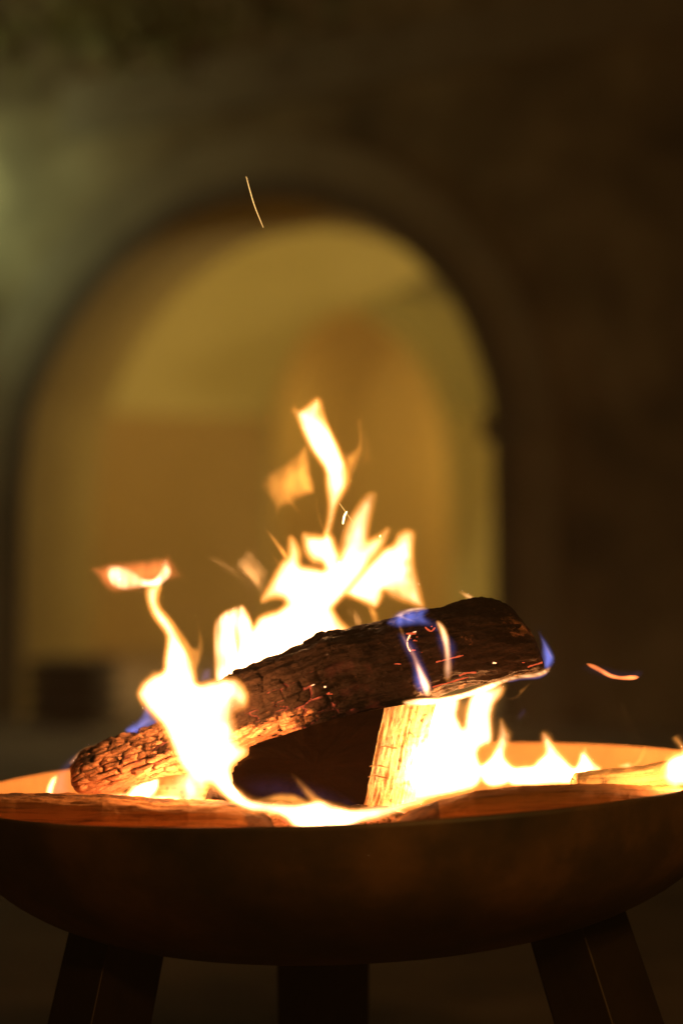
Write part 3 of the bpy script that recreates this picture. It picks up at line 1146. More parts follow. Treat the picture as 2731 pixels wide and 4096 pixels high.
    to_local(o, at(sum(xs) / len(xs), max(ys), D))
    return o


FI = [0]


def flame(label, outline, weights, D, mat=M_HOT, **kw):
    FI[0] += 1
    kw.setdefault('seed', FI[0])
    o = volume_shape("flame", outline, weights, D, mat, **kw)
    if mat == M_HOT:
        kw2 = dict(kw)
        kw2['soft'] = 17
        kw2['pw'] = 1.2
        kw2['grow'] = min(11.0, kw.get('soft', 26) * 0.55)
        f_ = volume_shape("flame_fringe", outline, [(x, y, min(w, 6) * 0.16 + 0.45) for x, y, w in weights], D + 0.004, M_ORANGE, **kw2)
        f_.location = f_.location - o.location
        f_.parent = o
        if max(p[2] for p in weights) >= 9 and kw.get('soft', 26) >= 14:
            kw3 = dict(kw)
            kw3.update(soft=30, pw=1.5, grow=20.0, rag=9.0, streak=0.6, sf=1.6, grid=8)
            v_ = volume_shape("flame_veil", outline, [(x, y, 0.42) for x, y, w in weights], D + 0.008, M_ORANGE, **kw3)
            v_.location = v_.location - o.location
            v_.parent = o
    return tag(o, label, "flame", "flames of the wood fire")


def sub_flame(parent, name, outline, weights, D, mat, **kw):
    FI[0] += 1
    kw.setdefault('seed', FI[0])
    o = volume_shape(name, outline, weights, D, mat, **kw)
    o.location = o.location - parent.location
    o.parent = parent
    return o


# ---- left flame that climbs in a thin neck to a curled head
fA = flame("tall white flame at the left with a thin neck and a curled head blown sideways",
           c1([(690, 300), (782, 296), (763, 340), (752, 400), (775, 450), (830, 510), (880, 590), (930, 680), (975, 770), (990, 840), (1000, 925), (1100, 895), (1240, 878), (1290, 930), (1320, 990),
               (1312, 1060), (1262, 1078), (1225, 1100), (1250, 1200), (1272, 1290), (1335, 1330), (1290, 1390), (1215, 1440), (1235, 1520), (1290, 1590), (1330, 1680), (1290, 1700), (1200, 1640),
               (1120, 1560), (1060, 1550), (1050, 1620), (980, 1540), (900, 1440), (850, 1330), (810, 1230), (790, 1180), (720, 1120), (650, 1040), (622, 980), (660, 910), (720, 860), (795, 838),
               (797, 760), (812, 670), (812, 610), (770, 550), (720, 480), (690, 400), (680, 340)]),
           c1([(720, 330, 6), (720, 400, 9), (800, 540, 12), (880, 700, 14), (880, 900, 14), (900, 1000, 16), (760, 960, 14), (1000, 1100, 16), (960, 800, 6), (1160, 960, 13), (1290, 990, 6), (1236, 1030, 0.9), (1250, 1060, 1.0), (1180, 1200, 7),
               (1000, 1300, 14), (1235, 1180, 1.4), (1240, 1250, 1.2), (1215, 1150, 1.8), (1150, 1350, 13), (1000, 1420, 10), (1180, 1500, 12), (1050, 1570, 7), (900, 620, 6)]),
           2.265, soft=20, streak=0.3)
sub_flame(fA, "flame_head",
          c1([(425, 195), (450, 165), (500, 165), (560, 175), (610, 205), (670, 255), (730, 255), (765, 200), (785, 145), (812, 130), (835, 165), (850, 215), (830, 262), (800, 285), (770, 318), (690, 320),
              (620, 326), (550, 338), (500, 330), (455, 300), (430, 250)]),
          c1([(480, 230, 4), (530, 290, 3), (600, 290, 2.4), (740, 285, 9), (800, 220, 5), (805, 150, 1.2), (445, 190, 1)]),
          2.27, M_HOT, soft=12, streak=0.5)
sub_flame(fA, "flame_fringe",
          c1([(300, 182), (380, 168), (440, 148), (560, 140), (640, 128), (720, 120), (795, 112), (826, 85), (842, 130), (866, 160), (885, 200), (905, 245), (860, 275), (800, 290), (760, 320), (620, 345), (490, 362), (430, 340), (380, 280)]),
          c1([(340, 190, 1.0), (420, 240, 1.4), (600, 180, 1.3), (650, 220, 1.5), (700, 160, 1.5), (800, 140, 1.2), (880, 230, 0.8), (560, 330, 1.3)]), 2.285, M_RED, soft=22, rag=5, streak=0.4)
sub_flame(fA, "flame_fringe",
          c1([(820, 150), (870, 130), (910, 190), (945, 235), (900, 290), (840, 270)]), c1([(880, 220, 0.22)]), 2.285, M_RED, soft=26)
flame("faint orange veil rising to the right of the thin flame neck",
      c1([(760, 405), (850, 500), (920, 590), (985, 700), (1000, 640), (990, 520), (985, 440), (1010, 520), (1040, 600), (1055, 700), (1030, 790), (1000, 860), (960, 790), (900, 660), (820, 520)]),
      c1([(850, 520, 1.2), (960, 680, 1.2), (1030, 690, 0.55), (990, 820, 0.9), (1000, 560, 0.3)]), 2.29, M_ORANGE, soft=12, streak=0.5)
flame("long low flame sweeping from the left flame along the front rim",
      c7([(60, 800), (150, 830), (230, 860), (290, 910), (350, 962), (450, 972), (560, 982), (680, 988), (760, 975), (840, 955), (960, 1008), (1060, 1025), (1140, 1010), (1240, 1000), (1330, 990), (1450, 965), (1568, 945),
          (1568, 985), (1450, 1010), (1360, 1050), (1250, 1085), (1100, 1112), (1000, 1190), (750, 1200), (650, 1150), (590, 1075), (480, 1048), (350, 1038), (270, 1005), (200, 960), (130, 895)]),
      c7([(140, 850, 10), (300, 980, 12), (450, 1010, 8), (600, 1030, 10), (760, 1080, 16), (1000, 1070, 16), (1200, 1050, 8), (1400, 990, 6), (900, 1000, 8), (1300, 1040, 5)]), 2.16, soft=14, streak=0.2)
flame("small orange tongue arching over the low front flame",
      c7([(350, 968), (440, 925), (540, 898), (650, 902), (730, 938), (790, 985), (690, 1005), (560, 990), (440, 978)]), c7([(560, 950, 2.2), (680, 950, 2.6), (450, 950, 1.2), (750, 970, 3)]), 2.20, M_ORANGE, soft=16)
flame("slim orange tongue leaning left in front of the dark log end",
      c7([(615, 755), (690, 800), (750, 850), (800, 895), (860, 945), (930, 1000), (780, 1010), (730, 950), (670, 870)]), c7([(640, 790, 0.4), (700, 850, 0.9), (780, 930, 1.6), (850, 980, 2.4)]), 2.21, M_ORANGE, soft=16, streak=0.4)
flame("thin violet blue film of flame over the foot of the dark log end",
      c7([(240, 800), (420, 760), (600, 770), (850, 830), (1000, 900), (1140, 1000), (1080, 1030), (600, 1000), (360, 985), (280, 900)]), c7([(500, 880, 0.05), (900, 960, 0.07), (1080, 1000, 0.22), (300, 850, 0.03)]), 2.23, M_VIOLET, soft=50, streak=0.5)

flame("thin rosy thread of flame high in front of the arch, above the tallest flame",
      [(1186, 1195), (1196, 1215), (1206, 1270), (1220, 1355), (1214, 1350), (1198, 1280)], [(1200, 1250, 0.35), (1214, 1330, 0.2)], 2.5, M_RED, soft=14)
flame("two faint orange tongues of flame left of the tallest flame tip",
      c2([(300, 290), (318, 200), (325, 120), (334, 200), (340, 290), (392, 300), (398, 240), (425, 235), (450, 275), (420, 310), (350, 330)]), c2([(320, 250, 0.12), (425, 265, 0.3)]), 2.5, M_RED, soft=20)

# ---- the mass behind the slanting log
flame("pale streaky curtain of flame behind the log, leftmost of the central fire",
      c2([(85, 1548), (150, 1480), (230, 1448), (272, 1438), (305, 1490), (335, 1560), (345, 1700), (330, 1950), (95, 1970), (85, 1750)]),
      c2([(110, 1600, 2.0), (110, 1800, 1.6), (180, 1600, 5), (250, 1550, 9), (280, 1500, 4), (280, 1800, 15), (200, 1900, 7)]), 2.44, soft=12, streak=0.7, sf=2.2)
flame("broad white mass of flame right behind the middle of the slanting log",
      c2([(240, 1680), (300, 1610), (345, 1560), (370, 1515), (430, 1495), (500, 1470), (540, 1435), (600, 1390), (700, 1370), (790, 1400), (830, 1460), (870, 1530), (915, 1580), (975, 1635), (900, 1720), (600, 1830), (260, 1970), (220, 1830)]),
      c2([(400, 1600, 14), (600, 1500, 16), (700, 1600, 18), (300, 1800, 16), (860, 1580, 5), (740, 1500, 9), (800, 1620, 10)]), 2.45, soft=22)
flame("white body of the central fire with a ragged left shoulder",
      c2([(378, 1432), (400, 1370), (450, 1290), (500, 1190), (552, 1135), (558, 1060), (562, 1000), (600, 1040), (627, 1110), (624, 1196), (700, 1205), (780, 1222), (800, 1180), (880, 1145), (920, 1090),
          (1000, 1070), (1060, 1030), (1130, 1000), (1190, 945), (1168, 1030), (1118, 1120), (1080, 1160), (1000, 1280), (930, 1360), (890, 1400), (840, 1455), (760, 1520), (600, 1500), (540, 1440),
          (520, 1405), (450, 1400)]),
      c2([(430, 1380, 5), (520, 1250, 10), (590, 1090, 6), (600, 1300, 18), (800, 1350, 20), (950, 1180, 16), (1080, 1080, 7), (1160, 980, 1.5), (1020, 1090, 6)]), 2.46, soft=24)
flame("small square topped white flame at the foot of the tallest one",
      c2([(636, 988), (700, 1003), (765, 1012), (790, 982), (832, 1008), (856, 1080), (885, 1145), (850, 1240), (780, 1218), (765, 1182), (700, 1170), (658, 1110)]),
      c2([(660, 1010, 3), (720, 1060, 9), (800, 1080, 12), (720, 1150, 5), (830, 1180, 12)]), 2.45, soft=20)
flame("blunt yellow white flame peak to the right of the tallest flame",
      c2([(866, 1150), (884, 1050), (905, 960), (960, 860), (1020, 770), (1058, 736), (1108, 738), (1092, 820), (1068, 920), (1052, 1010), (1062, 1080), (990, 1160), (900, 1190)]),
      c2([(1070, 770, 0.8), (1030, 830, 2.2), (980, 900, 2.6), (930, 980, 1.6), (1000, 1000, 4), (960, 1090, 4), (1080, 760, 0.6), (900, 1060, 1.4)]), 2.47, soft=20, streak=0.2)
fR = flame("forked white flame standing on the log at the right of the central fire",
      c2([(900, 1370), (1000, 1250), (1075, 1160), (1150, 1090), (1215, 1060), (1240, 1000), (1290, 966), (1348, 985), (1337, 1090), (1338, 1190), (1365, 1290), (1382, 1380), (1404, 1460), (1360, 1450),
          (1300, 1425), (1220, 1400), (1150, 1345), (1140, 1400), (1105, 1468), (1050, 1440), (980, 1410), (930, 1385)]),
      c2([(1000, 1350, 10), (1080, 1260, 14), (1200, 1150, 9), (1290, 1010, 2.5), (1290, 1120, 7), (1240, 1230, 7), (1310, 1260, 1.6), (1290, 1340, 1.3), (1240, 1370, 1.3), (1300, 1180, 2.2), (1370, 1400, 5), (1090, 1420, 7), (1320, 1100, 5)]), 2.40, soft=18, streak=0.3)
fT = flame("tallest flame, a white twisted ribbon rising from the middle of the fire",
      c2([(578, 203), (610, 225), (640, 220), (680, 190), (720, 155), (745, 145), (765, 220), (790, 290), (830, 370), (868, 450), (905, 540), (925, 620), (918, 700), (880, 780), (852, 840), (832, 920),
          (812, 1000), (788, 1025), (778, 990), (803, 900), (806, 800), (790, 700), (788, 600), (740, 530), (688, 460), (650, 380), (620, 300)]),
      c2([(600, 230, 1.0), (650, 260, 7), (710, 190, 5), (680, 350, 12), (770, 440, 14), (850, 560, 13), (840, 660, 7), (840, 760, 4.5), (815, 860, 3.5), (805, 960, 3.5), (760, 240, 1.5), (900, 620, 4)]), 2.43, soft=17, streak=0.3, bend=0.03)
sub_flame(fT, "flame_fringe",
      c2([(700, 170), (775, 130), (795, 240), (830, 330), (880, 440), (930, 540), (955, 640), (930, 720), (880, 800), (850, 800), (880, 640), (800, 420), (740, 300)]),
      c2([(760, 200, 1.2), (850, 450, 1), (920, 600, 1.6), (890, 730, 1)]), 2.445, M_ORANGE, soft=16)
flame("translucent orange sheet of flame hanging left of the tallest flame",
      c2([(360, 680), (440, 600), (500, 550), (560, 505), (620, 462), (660, 418), (690, 480), (705, 580), (725, 710), (720, 748), (660, 778), (600, 792), (625, 840), (655, 912), (595, 865), (560, 825), (520, 850), (490, 895),
          (455, 850), (415, 780)]),
      c2([(400, 690, 0.35), (500, 620, 0.55), (600, 560, 0.8), (680, 600, 2.4), (690, 700, 2.4), (620, 700, 1.4), (520, 760, 0.8), (480, 860, 0.7), (640, 880, 0.5), (560, 780, 1.0), (700, 640, 3.5)]), 2.45, M_ORANGE, soft=19, streak=0.2, rag=14)
flame("thin double orange flame hanging right of the tallest flame",
      c2([(940, 165), (975, 230), (995, 290), (1000, 170), (1022, 260), (1030, 360), (1030, 480), (1010, 540), (965, 620), (955, 720), (900, 800), (870, 830), (900, 700), (900, 600), (870, 460), (930, 480), (985, 440), (985, 340)]),
      c2([(960, 210, 0.4), (1010, 240, 0.5), (1015, 440, 1.2), (950, 560, 0.9), (920, 680, 0.9), (890, 780, 0.6), (900, 480, 0.35)]), 2.47, M_ORANGE, soft=16, streak=0.4)
flame("faint wide orange veil at the far right of the tallest flame",
      c2([(1010, 320), (1060, 360), (1085, 420), (1095, 540), (1090, 640), (1060, 560), (1000, 600), (960, 700), (950, 600), (1000, 520)]), c2([(1040, 460, 0.28), (980, 600, 0.25)]), 2.48, M_ORANGE, soft=26)
flame("slim faint orange wisp of flame under the hanging orange sheet",
      c2([(718, 760), (730, 740), (748, 860), (775, 950), (800, 1000), (780, 1010), (745, 930), (725, 850)]), c2([(740, 860, 0.9), (770, 960, 1.4)]), 2.45, M_ORANGE, soft=10)
flame("curved orange streak of flame at the left shoulder of the central fire",
      c2([(395, 958), (440, 975), (490, 1035), (540, 1095), (560, 1150), (530, 1165), (490, 1110), (440, 1030)]), c2([(420, 980, 0.8), (480, 1050, 1.5), (540, 1130, 3)]), 2.45, M_ORANGE, soft=10)
flame("dim orange streak just below the curved one on the left shoulder",
      c2([(440, 1095), (470, 1130), (500, 1165), (500, 1210), (480, 1195), (455, 1150)]), c2([(470, 1150, 0.7)]), 2.46, M_ORANGE, soft=10)
flame("yellow tail of flame dripping onto the log below the forked one",
      c2([(1040, 1440), (1100, 1450), (1132, 1500), (1135, 1600), (1105, 1620), (1078, 1580), (1055, 1510)]), c2([(1080, 1470, 1.6), (1105, 1540, 0.8), (1110, 1600, 0.4)]), 2.42, M_ORANGE, soft=14, streak=0.4)

# ---- on and around the raised right half of the log
fB = flame("blue flame with a white crest licking over the top of the slanting log",
      c3([(212, 380), (290, 300), (370, 278), (503, 272), (500, 312), (470, 335), (545, 355), (575, 420), (600, 500), (560, 540), (530, 450), (470, 400), (380, 405), (300, 420), (250, 405)]),
      c3([(280, 370, 0.7), (350, 340, 0.6), (450, 370, 0.5), (550, 480, 0.25), (400, 380, 0.45), (480, 300, 0.6)]), 2.31, M_BLUE, soft=14, streak=0.6)
sub_flame(fB, "flame_crest", c3([(265, 338), (340, 290), (410, 276), (500, 280), (440, 300), (380, 308), (330, 330), (380, 350), (420, 372), (370, 372), (300, 348)]), c3([(300, 325, 2), (400, 290, 4), (480, 285, 4), (360, 355, 1.3)]), 2.305, M_HOT, soft=9, streak=0.4)
fD = flame("pale drip of flame running down the front of the log, right of its twin",
      c3([(532, 362), (565, 368), (600, 412), (622, 478), (632, 580), (640, 690), (625, 745), (595, 745), (582, 680), (592, 600), (582, 520), (562, 450)]),
      c3([(550, 380, 3), (590, 450, 3.5), (608, 540, 2.4), (610, 640, 0.9), (612, 720, 0.35)]), 2.285, M_HOT, soft=9, streak=0.3)
sub_flame(fD, "flame_halo", c3([(520, 440), (560, 420), (640, 450), (690, 530), (660, 640), (640, 740), (580, 740), (570, 600), (540, 540)]), c3([(620, 560, 0.22), (550, 480, 0.3)]), 2.29, M_BLUE, soft=24)
fE = flame("slanting drip of flame with a bright white foot on the front of the log",
      c3([(300, 385), (325, 415), (345, 480), (388, 540), (422, 600), (455, 675), (492, 740), (508, 800), (486, 848), (458, 820), (432, 750), (416, 680), (392, 600), (358, 530), (328, 470)]),
      c3([(320, 420, 0.6), (350, 500, 0.8), (400, 600, 1.0), (440, 700, 6), (470, 780, 9), (485, 830, 4)]), 2.285, M_HOT, soft=10, streak=0.2)
sub_flame(fE, "flame_halo", c3([(280, 440), (340, 430), (420, 500), (470, 620), (530, 780), (490, 860), (420, 820), (385, 760), (380, 650), (330, 560)]), c3([(440, 560, 0.18), (410, 780, 1.0), (500, 780, 0.5), (330, 480, 0.3)]), 2.29, M_BLUE, soft=20)
fG = flame("blue flame hugging the raised right end of the slanting log",
      c3([(1168, 400), (1195, 440), (1235, 490), (1268, 545), (1292, 600), (1280, 645), (1245, 680), (1205, 672), (1190, 600), (1195, 510)]),
      c3([(1190, 440, 0.7), (1230, 520, 0.9), (1270, 590, 1.6), (1255, 640, 1.2), (1210, 600, 0.6)]), 2.33, M_BLUE, soft=14, streak=0.4)
sub_flame(fG, "flame_core", c3([(1195, 460), (1230, 520), (1268, 590), (1262, 612), (1225, 545), (1200, 500)]), c3([(1210, 490, 0.6), (1250, 580, 2.2)]), 2.325, M_HOT, soft=8)
flame("bright thread of fire along the underside of the raised log end",
      c3([(315, 872), (420, 848), (560, 845), (700, 815), (850, 762), (960, 728), (1060, 702), (1170, 688), (1225, 662), (1262, 645), (1235, 695), (1165, 722), (1060, 726), (960, 754), (880, 800), (700, 855),
          (550, 890), (420, 900), (340, 892)]),
      c3([(350, 880, 5), (500, 870, 12), (700, 835, 14), (850, 780, 12), (960, 740, 5), (1080, 713, 4.5), (1200, 685, 4), (1245, 665, 1.5)]), 2.30, soft=8, streak=0.2)
flame("blue rim of flame under the lit thread at the right log end",
      c3([(960, 745), (1060, 722), (1160, 715), (1230, 690), (1262, 660), (1240, 710), (1180, 740), (1080, 740), (1000, 760)]), c3([(1200, 718, 0.7), (1050, 735, 0.6)]), 2.31, M_BLUE, soft=8)
flame("tiny pale blue flame on the top edge of the raised log end",
      c3([(672, 175), (720, 185), (770, 210), (792, 235), (750, 235), (710, 215)]), c3([(700, 190, 0.6), (750, 220, 2)]), 2.36, M_HOT, soft=8)
flame("orange swirl of flame below the raised log end",
      c3([(930, 800), (1000, 778), (1052, 800), (1090, 780), (1150, 726), (1120, 775), (1085, 820), (1045, 855), (1000, 865), (960, 845), (955, 825), (985, 850), (1030, 845), (1062, 812), (1030, 790), (985, 795), (955, 815)]),
      c3([(1000, 785, 0.4), (1110, 770, 0.6), (1020, 850, 0.6)]), 2.36, M_ORANGE, soft=7, bend=0)

# ---- right hand fire between the logs
fS = flame("broad white curtain of flame between the pale log side and the right gap",
      c3([(405, 880), (560, 858), (690, 838), (688, 900), (672, 960), (700, 1020), (712, 1040), (725, 960), (738, 880), (765, 815), (860, 775), (965, 765), (955, 830), (905, 880), (888, 950), (890, 1020), (897, 1100), (885, 1140), (820, 1160),
          (800, 1200), (815, 1250), (850, 1300), (800, 1420), (600, 1460), (470, 1500), (330, 1530), (220, 1520), (180, 1500), (195, 1480), (225, 1420), (285, 1300), (310, 1180), (345, 1050), (375, 950)]),
      c3([(480, 900, 6), (450, 1000, 5), (380, 1050, 1.6), (350, 1180, 2.2), (320, 1300, 3), (450, 1100, 7), (480, 1180, 9), (420, 1250, 12), (600, 930, 14), (620, 1100, 18), (700, 1250, 18), (720, 1070, 9), (800, 850, 14), (820, 1050, 16), (920, 790, 2.5), (600, 1400, 16), (420, 1430, 9), (300, 1490, 7), (400, 1490, 5)]), 2.38, soft=16, streak=0.2)
flame("slender pointed orange tipped flame first right of the white curtain",
      c3([(780, 1290), (850, 1250), (895, 1190), (920, 1120), (932, 1040), (942, 965), (965, 1020), (1002, 1090), (990, 1140), (972, 1185), (975, 1225), (1010, 1265), (1060, 1300), (1000, 1400), (850, 1420)]),
      c3([(945, 1000, 0.7), (945, 1060, 1.6), (935, 1130, 4.5), (985, 1100, 0.8), (930, 1220, 12), (880, 1300, 16), (980, 1320, 16)]), 2.40, soft=14)
flame("leaning pointed flame in the middle of the three small right ones",
      c3([(980, 1290), (1060, 1275), (1145, 1272), (1175, 1235), (1222, 1195), (1205, 1120), (1200, 1060), (1240, 1080), (1280, 1145), (1330, 1210), (1380, 1262), (1430, 1290), (1420, 1340), (1340, 1395), (1100, 1405), (980, 1400)]),
      c3([(1220, 1090, 1.4), (1245, 1140, 5), (1265, 1190, 7), (1220, 1260, 16), (1080, 1330, 18), (1330, 1290, 14), (1380, 1300, 10)]), 2.39, soft=14)
sub_flame(bpy.data.objects[-1] if False else fS, "flame_fringe", c3([(1165, 1160), (1180, 1090), (1200, 1050), (1240, 1075), (1250, 1120), (1215, 1160), (1190, 1180)]), c3([(1200, 1110, 0.7)]), 2.40, M_RED, soft=16)
flame("small pointed flame third from the white curtain, above the right log",
      c3([(1300, 1300), (1400, 1290), (1424, 1240), (1432, 1190), (1458, 1170), (1472, 1150), (1490, 1200), (1530, 1250), (1580, 1285), (1560, 1320), (1500, 1330), (1510, 1380), (1400, 1395), (1300, 1390)]),
      c3([(1465, 1180, 2), (1460, 1230, 9), (1440, 1290, 14), (1540, 1290, 5), (1350, 1350, 14), (1450, 1350, 4)]), 2.37, soft=12)
fZ = flame("round white fireball at the right edge of the bowl",
      c4([(1400, 1150), (1405, 1070), (1440, 1005), (1500, 970), (1560, 950), (1540, 900), (1490, 835), (1540, 880), (1600, 960), (1700, 1000), (1740, 1100), (1680, 1190), (1560, 1210), (1495, 1238), (1440, 1205)]),
      c4([(1420, 1100, 5), (1500, 1080, 16), (1600, 1080, 18), (1540, 920, 1), (1490, 850, 0.5), (1500, 1200, 6)]), 2.27, soft=18)
flame("faint orange streak of flame left of the fireball",
      c4([(1310, 915), (1390, 930), (1460, 965), (1500, 985), (1450, 1000), (1400, 970), (1350, 940)]), c4([(1350, 930, 0.2), (1450, 980, 0.6)]), 2.30, M_RED, soft=12)
flame("little pale blue flame on the crackled right log",
      c4([(1060, 1065), (1110, 1045), (1160, 1030), (1190, 1050), (1225, 1020), (1250, 960), (1280, 900), (1285, 960), (1255, 1030), (1200, 1075), (1150, 1090), (1110, 1080)]),
      c4([(1130, 1050, 2.2), (1190, 1060, 0.7), (1260, 970, 0.15)]), 2.29, M_HOT, soft=10)
fX = flame("lone thin orange flame floating free in the dark on the right",
      c4([(820, 285), (900, 293), (960, 325), (1030, 370), (1100, 385), (1200, 372), (1248, 392), (1195, 418), (1090, 418), (1010, 405), (930, 360), (870, 330)]),
      c4([(850, 298, 1.6), (930, 325, 1.7), (1040, 390, 3.4), (1200, 400, 4), (1100, 400, 3)]), 2.34, M_RED, soft=4, streak=0.3)
sub_flame(fX, "flame_halo", c4([(765, 330), (840, 285), (980, 300), (1100, 340), (1290, 330), (1270, 400), (1200, 440), (1000, 430), (880, 380)]), c4([(850, 350, 0.12), (1100, 380, 0.12), (1250, 380, 0.2)]), 2.345, M_VIOLET, soft=30)
flame("dim pinkish puff of burning gas between raised log and floor of the right gap",
      c4([(300, 700), (330, 640), (380, 610), (400, 650), (370, 700), (330, 740)]), c4([(350, 670, 0.22)]), 2.38, M_VIOLET, soft=26)

# ---- left end of the slanting log
flame("short upright white flame at the far left end of the slanting log",
      c1([(46, 1618), (55, 1560), (80, 1508), (112, 1485), (134, 1498), (118, 1545), (102, 1595), (98, 1660), (60, 1670)]), c1([(70, 1590, 7), (95, 1530, 6), (115, 1500, 3)]), 2.40, soft=9)
flame("large faint blue veil round the left end of the slanting log",
      c1([(45, 1600), (85, 1500), (150, 1410), (220, 1350), (300, 1305), (420, 1310), (380, 1380), (260, 1420), (215, 1470), (245, 1640), (100, 1660)]),
      c1([(150, 1430, 0.30), (220, 1360, 0.34), (100, 1500, 0.4), (180, 1580, 0.20), (200, 1480, 0.25)]), 2.42, M_VIOLET, soft=30)
flame("yellow white flame lying along the top of the left log end",
      c1([(195, 1425), (250, 1360), (300, 1325), (345, 1308), (400, 1330), (460, 1320), (440, 1345), (380, 1350), (310, 1375), (250, 1400)]), c1([(230, 1400, 1.2), (300, 1345, 3.5), (345, 1325, 4), (420, 1330, 0.7)]), 2.41, M_HOT, soft=12)
fK = flame("bright blue flame standing on the log left of the white flame",
      c1([(538, 1205), (560, 1180), (640, 1130), (665, 1060), (690, 1030), (740, 1110), (800, 1190), (760, 1200), (700, 1200), (640, 1240), (580, 1255)]),
      c1([(560, 1210, 1.6), (640, 1160, 0.7), (700, 1120, 0.5), (690, 1080, 0.45), (590, 1230, 1.0)]), 2.39, M_BLUE, soft=14, streak=0.3)
sub_flame(fK, "flame_core", c1([(600, 1190), (650, 1140), (700, 1110), (760, 1150), (700, 1180), (640, 1210)]), c1([(660, 1160, 0.35)]), 2.388, M_HOT, soft=16)
flame("violet shimmer between the thin flame neck and the streaky curtain",
      c1([(1000, 930), (1010, 860), (1040, 810), (1100, 800), (1110, 900), (1060, 915)]), c1([(1060, 860, 0.35)]), 2.40, M_VIOLET, soft=20)
flame("white glow of flame tucked under the left part of the slanting log",
      c1([(560, 1600), (600, 1545), (690, 1515), (768, 1500), (772, 1560), (740, 1620), (680, 1660), (560, 1660)]), c1([(620, 1570, 7), (720, 1550, 12), (650, 1620, 10)]), 2.38, soft=12)
flame("soft yellow flames low behind the front left log",
      c1([(770, 1640), (790, 1540), (850, 1500), (900, 1470), (960, 1450), (1030, 1500), (1060, 1560), (1060, 1680), (780, 1690)]), c1([(830, 1560, 0.8), (900, 1600, 1.6), (960, 1520, 3.5), (1000, 1600, 4), (850, 1650, 2)]), 2.41, soft=24, streak=0.7)
flame("wide low orange fire along the back of the front left log",
      c1([(240, 1640), (420, 1605), (560, 1598), (800, 1610), (1060, 1620), (1060, 1720), (240, 1720)]), c1([(300, 1640, 1), (500, 1640, 3), (900, 1640, 4)]), 2.36, soft=12, streak=0.7)

# lights carried by the hot parts of the flames
FC = (1.0, 0.44, 0.13)
lamp("flame_light", at(800, 2840, 2.268), 1.3, FC, 0.010)
lamp("flame_light", at(860, 3080, 2.270), 0.6, FC, 0.008)
lamp("flame_light", at(640, 3165, 2.335), 0.3, FC, 0.005)
lamp("flame_light", at(1280, 2420, 2.455), 2.5, FC, 0.012)
lamp("flame_light", at(1790, 3050, 2.38), 4.0, FC, 0.012)
lamp("flame_light", at(1715, 3080, 2.345), 1.5, FC, 0.006)
lamp("flame_light", at(2100, 3100, 2.395), 1.2, FC, 0.008)
lamp("flame_light", at(1290, 3280, 2.16), 0.25, FC, 0.005)
lamp("flame_light", at(2740, 3090, 2.27), 0.8, FC, 0.008)


# ------------------------------------------------------------------ sparks
def thread(name, pts, D, r, mat, label):
    P = catmull([p for p in pts], 6)
    vs, fs = [], []
    n_ = len(P)
    for i, (x, y) in enumerate(P):
        t = i / (n_ - 1)
        rr_ = r * (0.25 + 0.75 * math.sin(math.pi * min(max(t, 0.02), 0.98)) ** 0.5)
        c = at(x, y, D) + Vector((0, 0.004 * t, 0))
        for k in range(6):
            a = k * math.pi / 3
            vs.append(c + Vector((math.cos(a) * rr_, math.sin(a) * rr_, 0.0)))
    for i in range(n_ - 1):
        for k in range(6):
            fs.append((6 * i + k, 6 * i + (k + 1) % 6, 6 * i + 6 + (k + 1) % 6, 6 * i + 6 + k))
    o = mesh_obj(name, vs, fs, mat)
    to_local(o, at(*P[n_ // 2], D))
    return tag(o, label, "spark", "sparks above the fire")


thread("spark", [(985, 706), (1000, 762), (1019, 825), (1053, 909)], 2.31, 0.00032, M_SPARK, "long thin golden spark streaking high above the fire in front of the arch")
thread("spark", [(1356, 2011), (1380, 2045), (1412, 2090)], 2.31, 0.00022, M_SPARK, "hair thin straight spark crossing beside the tallest flame")
thread("spark", [(1387, 2045), (1377, 2065), (1371, 2097)], 2.30, 0.0009, M_SPARKHOT, "short thick white spark beside the foot of the tallest flame")


# ------------------------------------------------------------------ smoke
def smoke(label, outline, weights, D, **kw):
    FI[0] += 1
    kw.setdefault('seed', FI[0])
    o = volume_shape("smoke_wisp", outline, weights, D, M_SMOKE, s=60.0, **kw)
    return tag(o, label, "smoke", "smoke wisps over the fire")


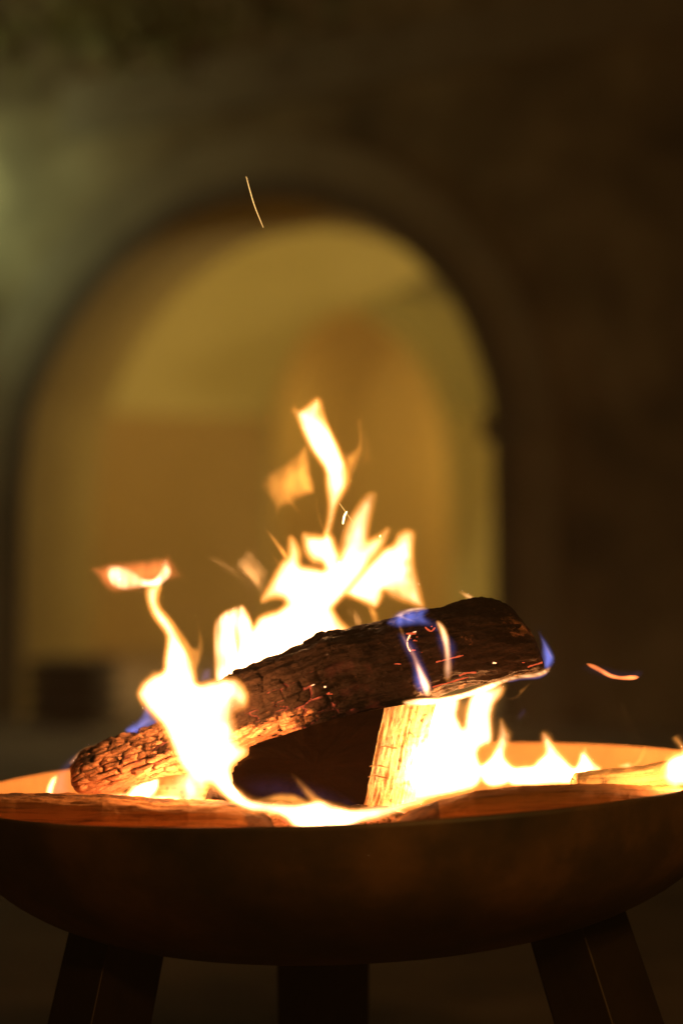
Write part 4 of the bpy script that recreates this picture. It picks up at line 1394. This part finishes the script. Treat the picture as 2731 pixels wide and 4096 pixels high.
smoke("pale curling puff of smoke at the left of the central fire",
      c2([(20, 1140), (90, 1130), (200, 1180), (300, 1065), (360, 1110), (400, 1180), (450, 1230), (420, 1320), (380, 1420), (320, 1350), (240, 1300), (130, 1220)]),
      c2([(60, 1150, 0.6), (200, 1230, 0.7), (320, 1120, 0.7), (340, 1250, 0.9), (380, 1340, 0.7)]), 2.44, soft=24, streak=1.6, streak_dir=-40, sf=2.2)
smoke("second fold of smoke close to the left shoulder of the central fire",
      c2([(260, 1120), (330, 1080), (370, 1130), (350, 1160), (400, 1210), (390, 1290), (330, 1330), (300, 1250), (340, 1200), (300, 1160)]),
      c2([(330, 1110, 0.35), (350, 1240, 0.45), (330, 1300, 0.3)]), 2.43, soft=18, streak=1.2, streak_dir=-60, sf=2.0)
smoke("long thin smoke strand reaching left from the central fire",
      c2([(15, 1140), (80, 1125), (160, 1145), (230, 1210), (300, 1290), (330, 1360), (300, 1350), (220, 1280), (130, 1200), (60, 1165)]),
      c2([(80, 1145, 0.7), (200, 1230, 0.9), (300, 1330, 0.6)]), 2.445, soft=12, streak=1.0, streak_dir=-45)
smoke("thin upright smoke wisp above the left puff",
      c2([(88, 850), (105, 880), (130, 1000), (200, 1120), (230, 1180), (180, 1130), (130, 1050), (105, 950)]), c2([(110, 930, 0.7), (180, 1100, 0.8)]), 2.44, soft=10)
smoke("small curl of smoke rising from behind the middle of the log",
      c2([(900, 1470), (960, 1440), (1000, 1480), (1030, 1540), (1000, 1610), (960, 1560), (930, 1530)]), c2([(960, 1500, 1.0), (990, 1560, 1.2)]), 2.43, soft=18, streak=1.2)
smoke("faint smoke drifting over the far right of the bowl",
      c4([(1080, 560), (1130, 600), (1180, 720), (1240, 860), (1290, 920), (1230, 920), (1150, 840), (1100, 740)]), c4([(1130, 680, 0.5), (1230, 860, 0.8)]), 2.45, soft=26, streak=0.8)
smoke("faint smoke wisp above the raised right end of the log",
      c3([(620, -60), (650, -120), (660, -60), (690, 20), (725, 110), (700, 100), (655, 10)]), c3([(650, -60, 0.6), (700, 60, 0.5)]), 2.38, soft=14)

# ------------------------------------------------------------------ thin haze added to stand in for lens bloom round the fire
hm, nt, out = new_mat("bloom_haze")
pv = nt.nodes.new("ShaderNodeVolumePrincipled")
pv.inputs['Color'].default_value = (0.9, 0.85, 0.8, 1)
pv.inputs['Density'].default_value = 0.009
nt.links.new(pv.outputs[0], out.inputs['Volume'])
hx, hy0, hy1, hz0, hz1 = 70, -30, 130, -1.0, 8.0
hv = [(x, y, z) for z in (hz0, hz1) for (x, y) in ((-hx, hy0), (hx, hy0), (hx, hy1), (-hx, hy1))]
haze = mesh_obj("haze", hv, [(3, 2, 1, 0), (4, 5, 6, 7), (0, 1, 5, 4), (1, 2, 6, 5), (2, 3, 7, 6), (3, 0, 4, 7)], hm, None, False)
tag(haze, kind="stuff")
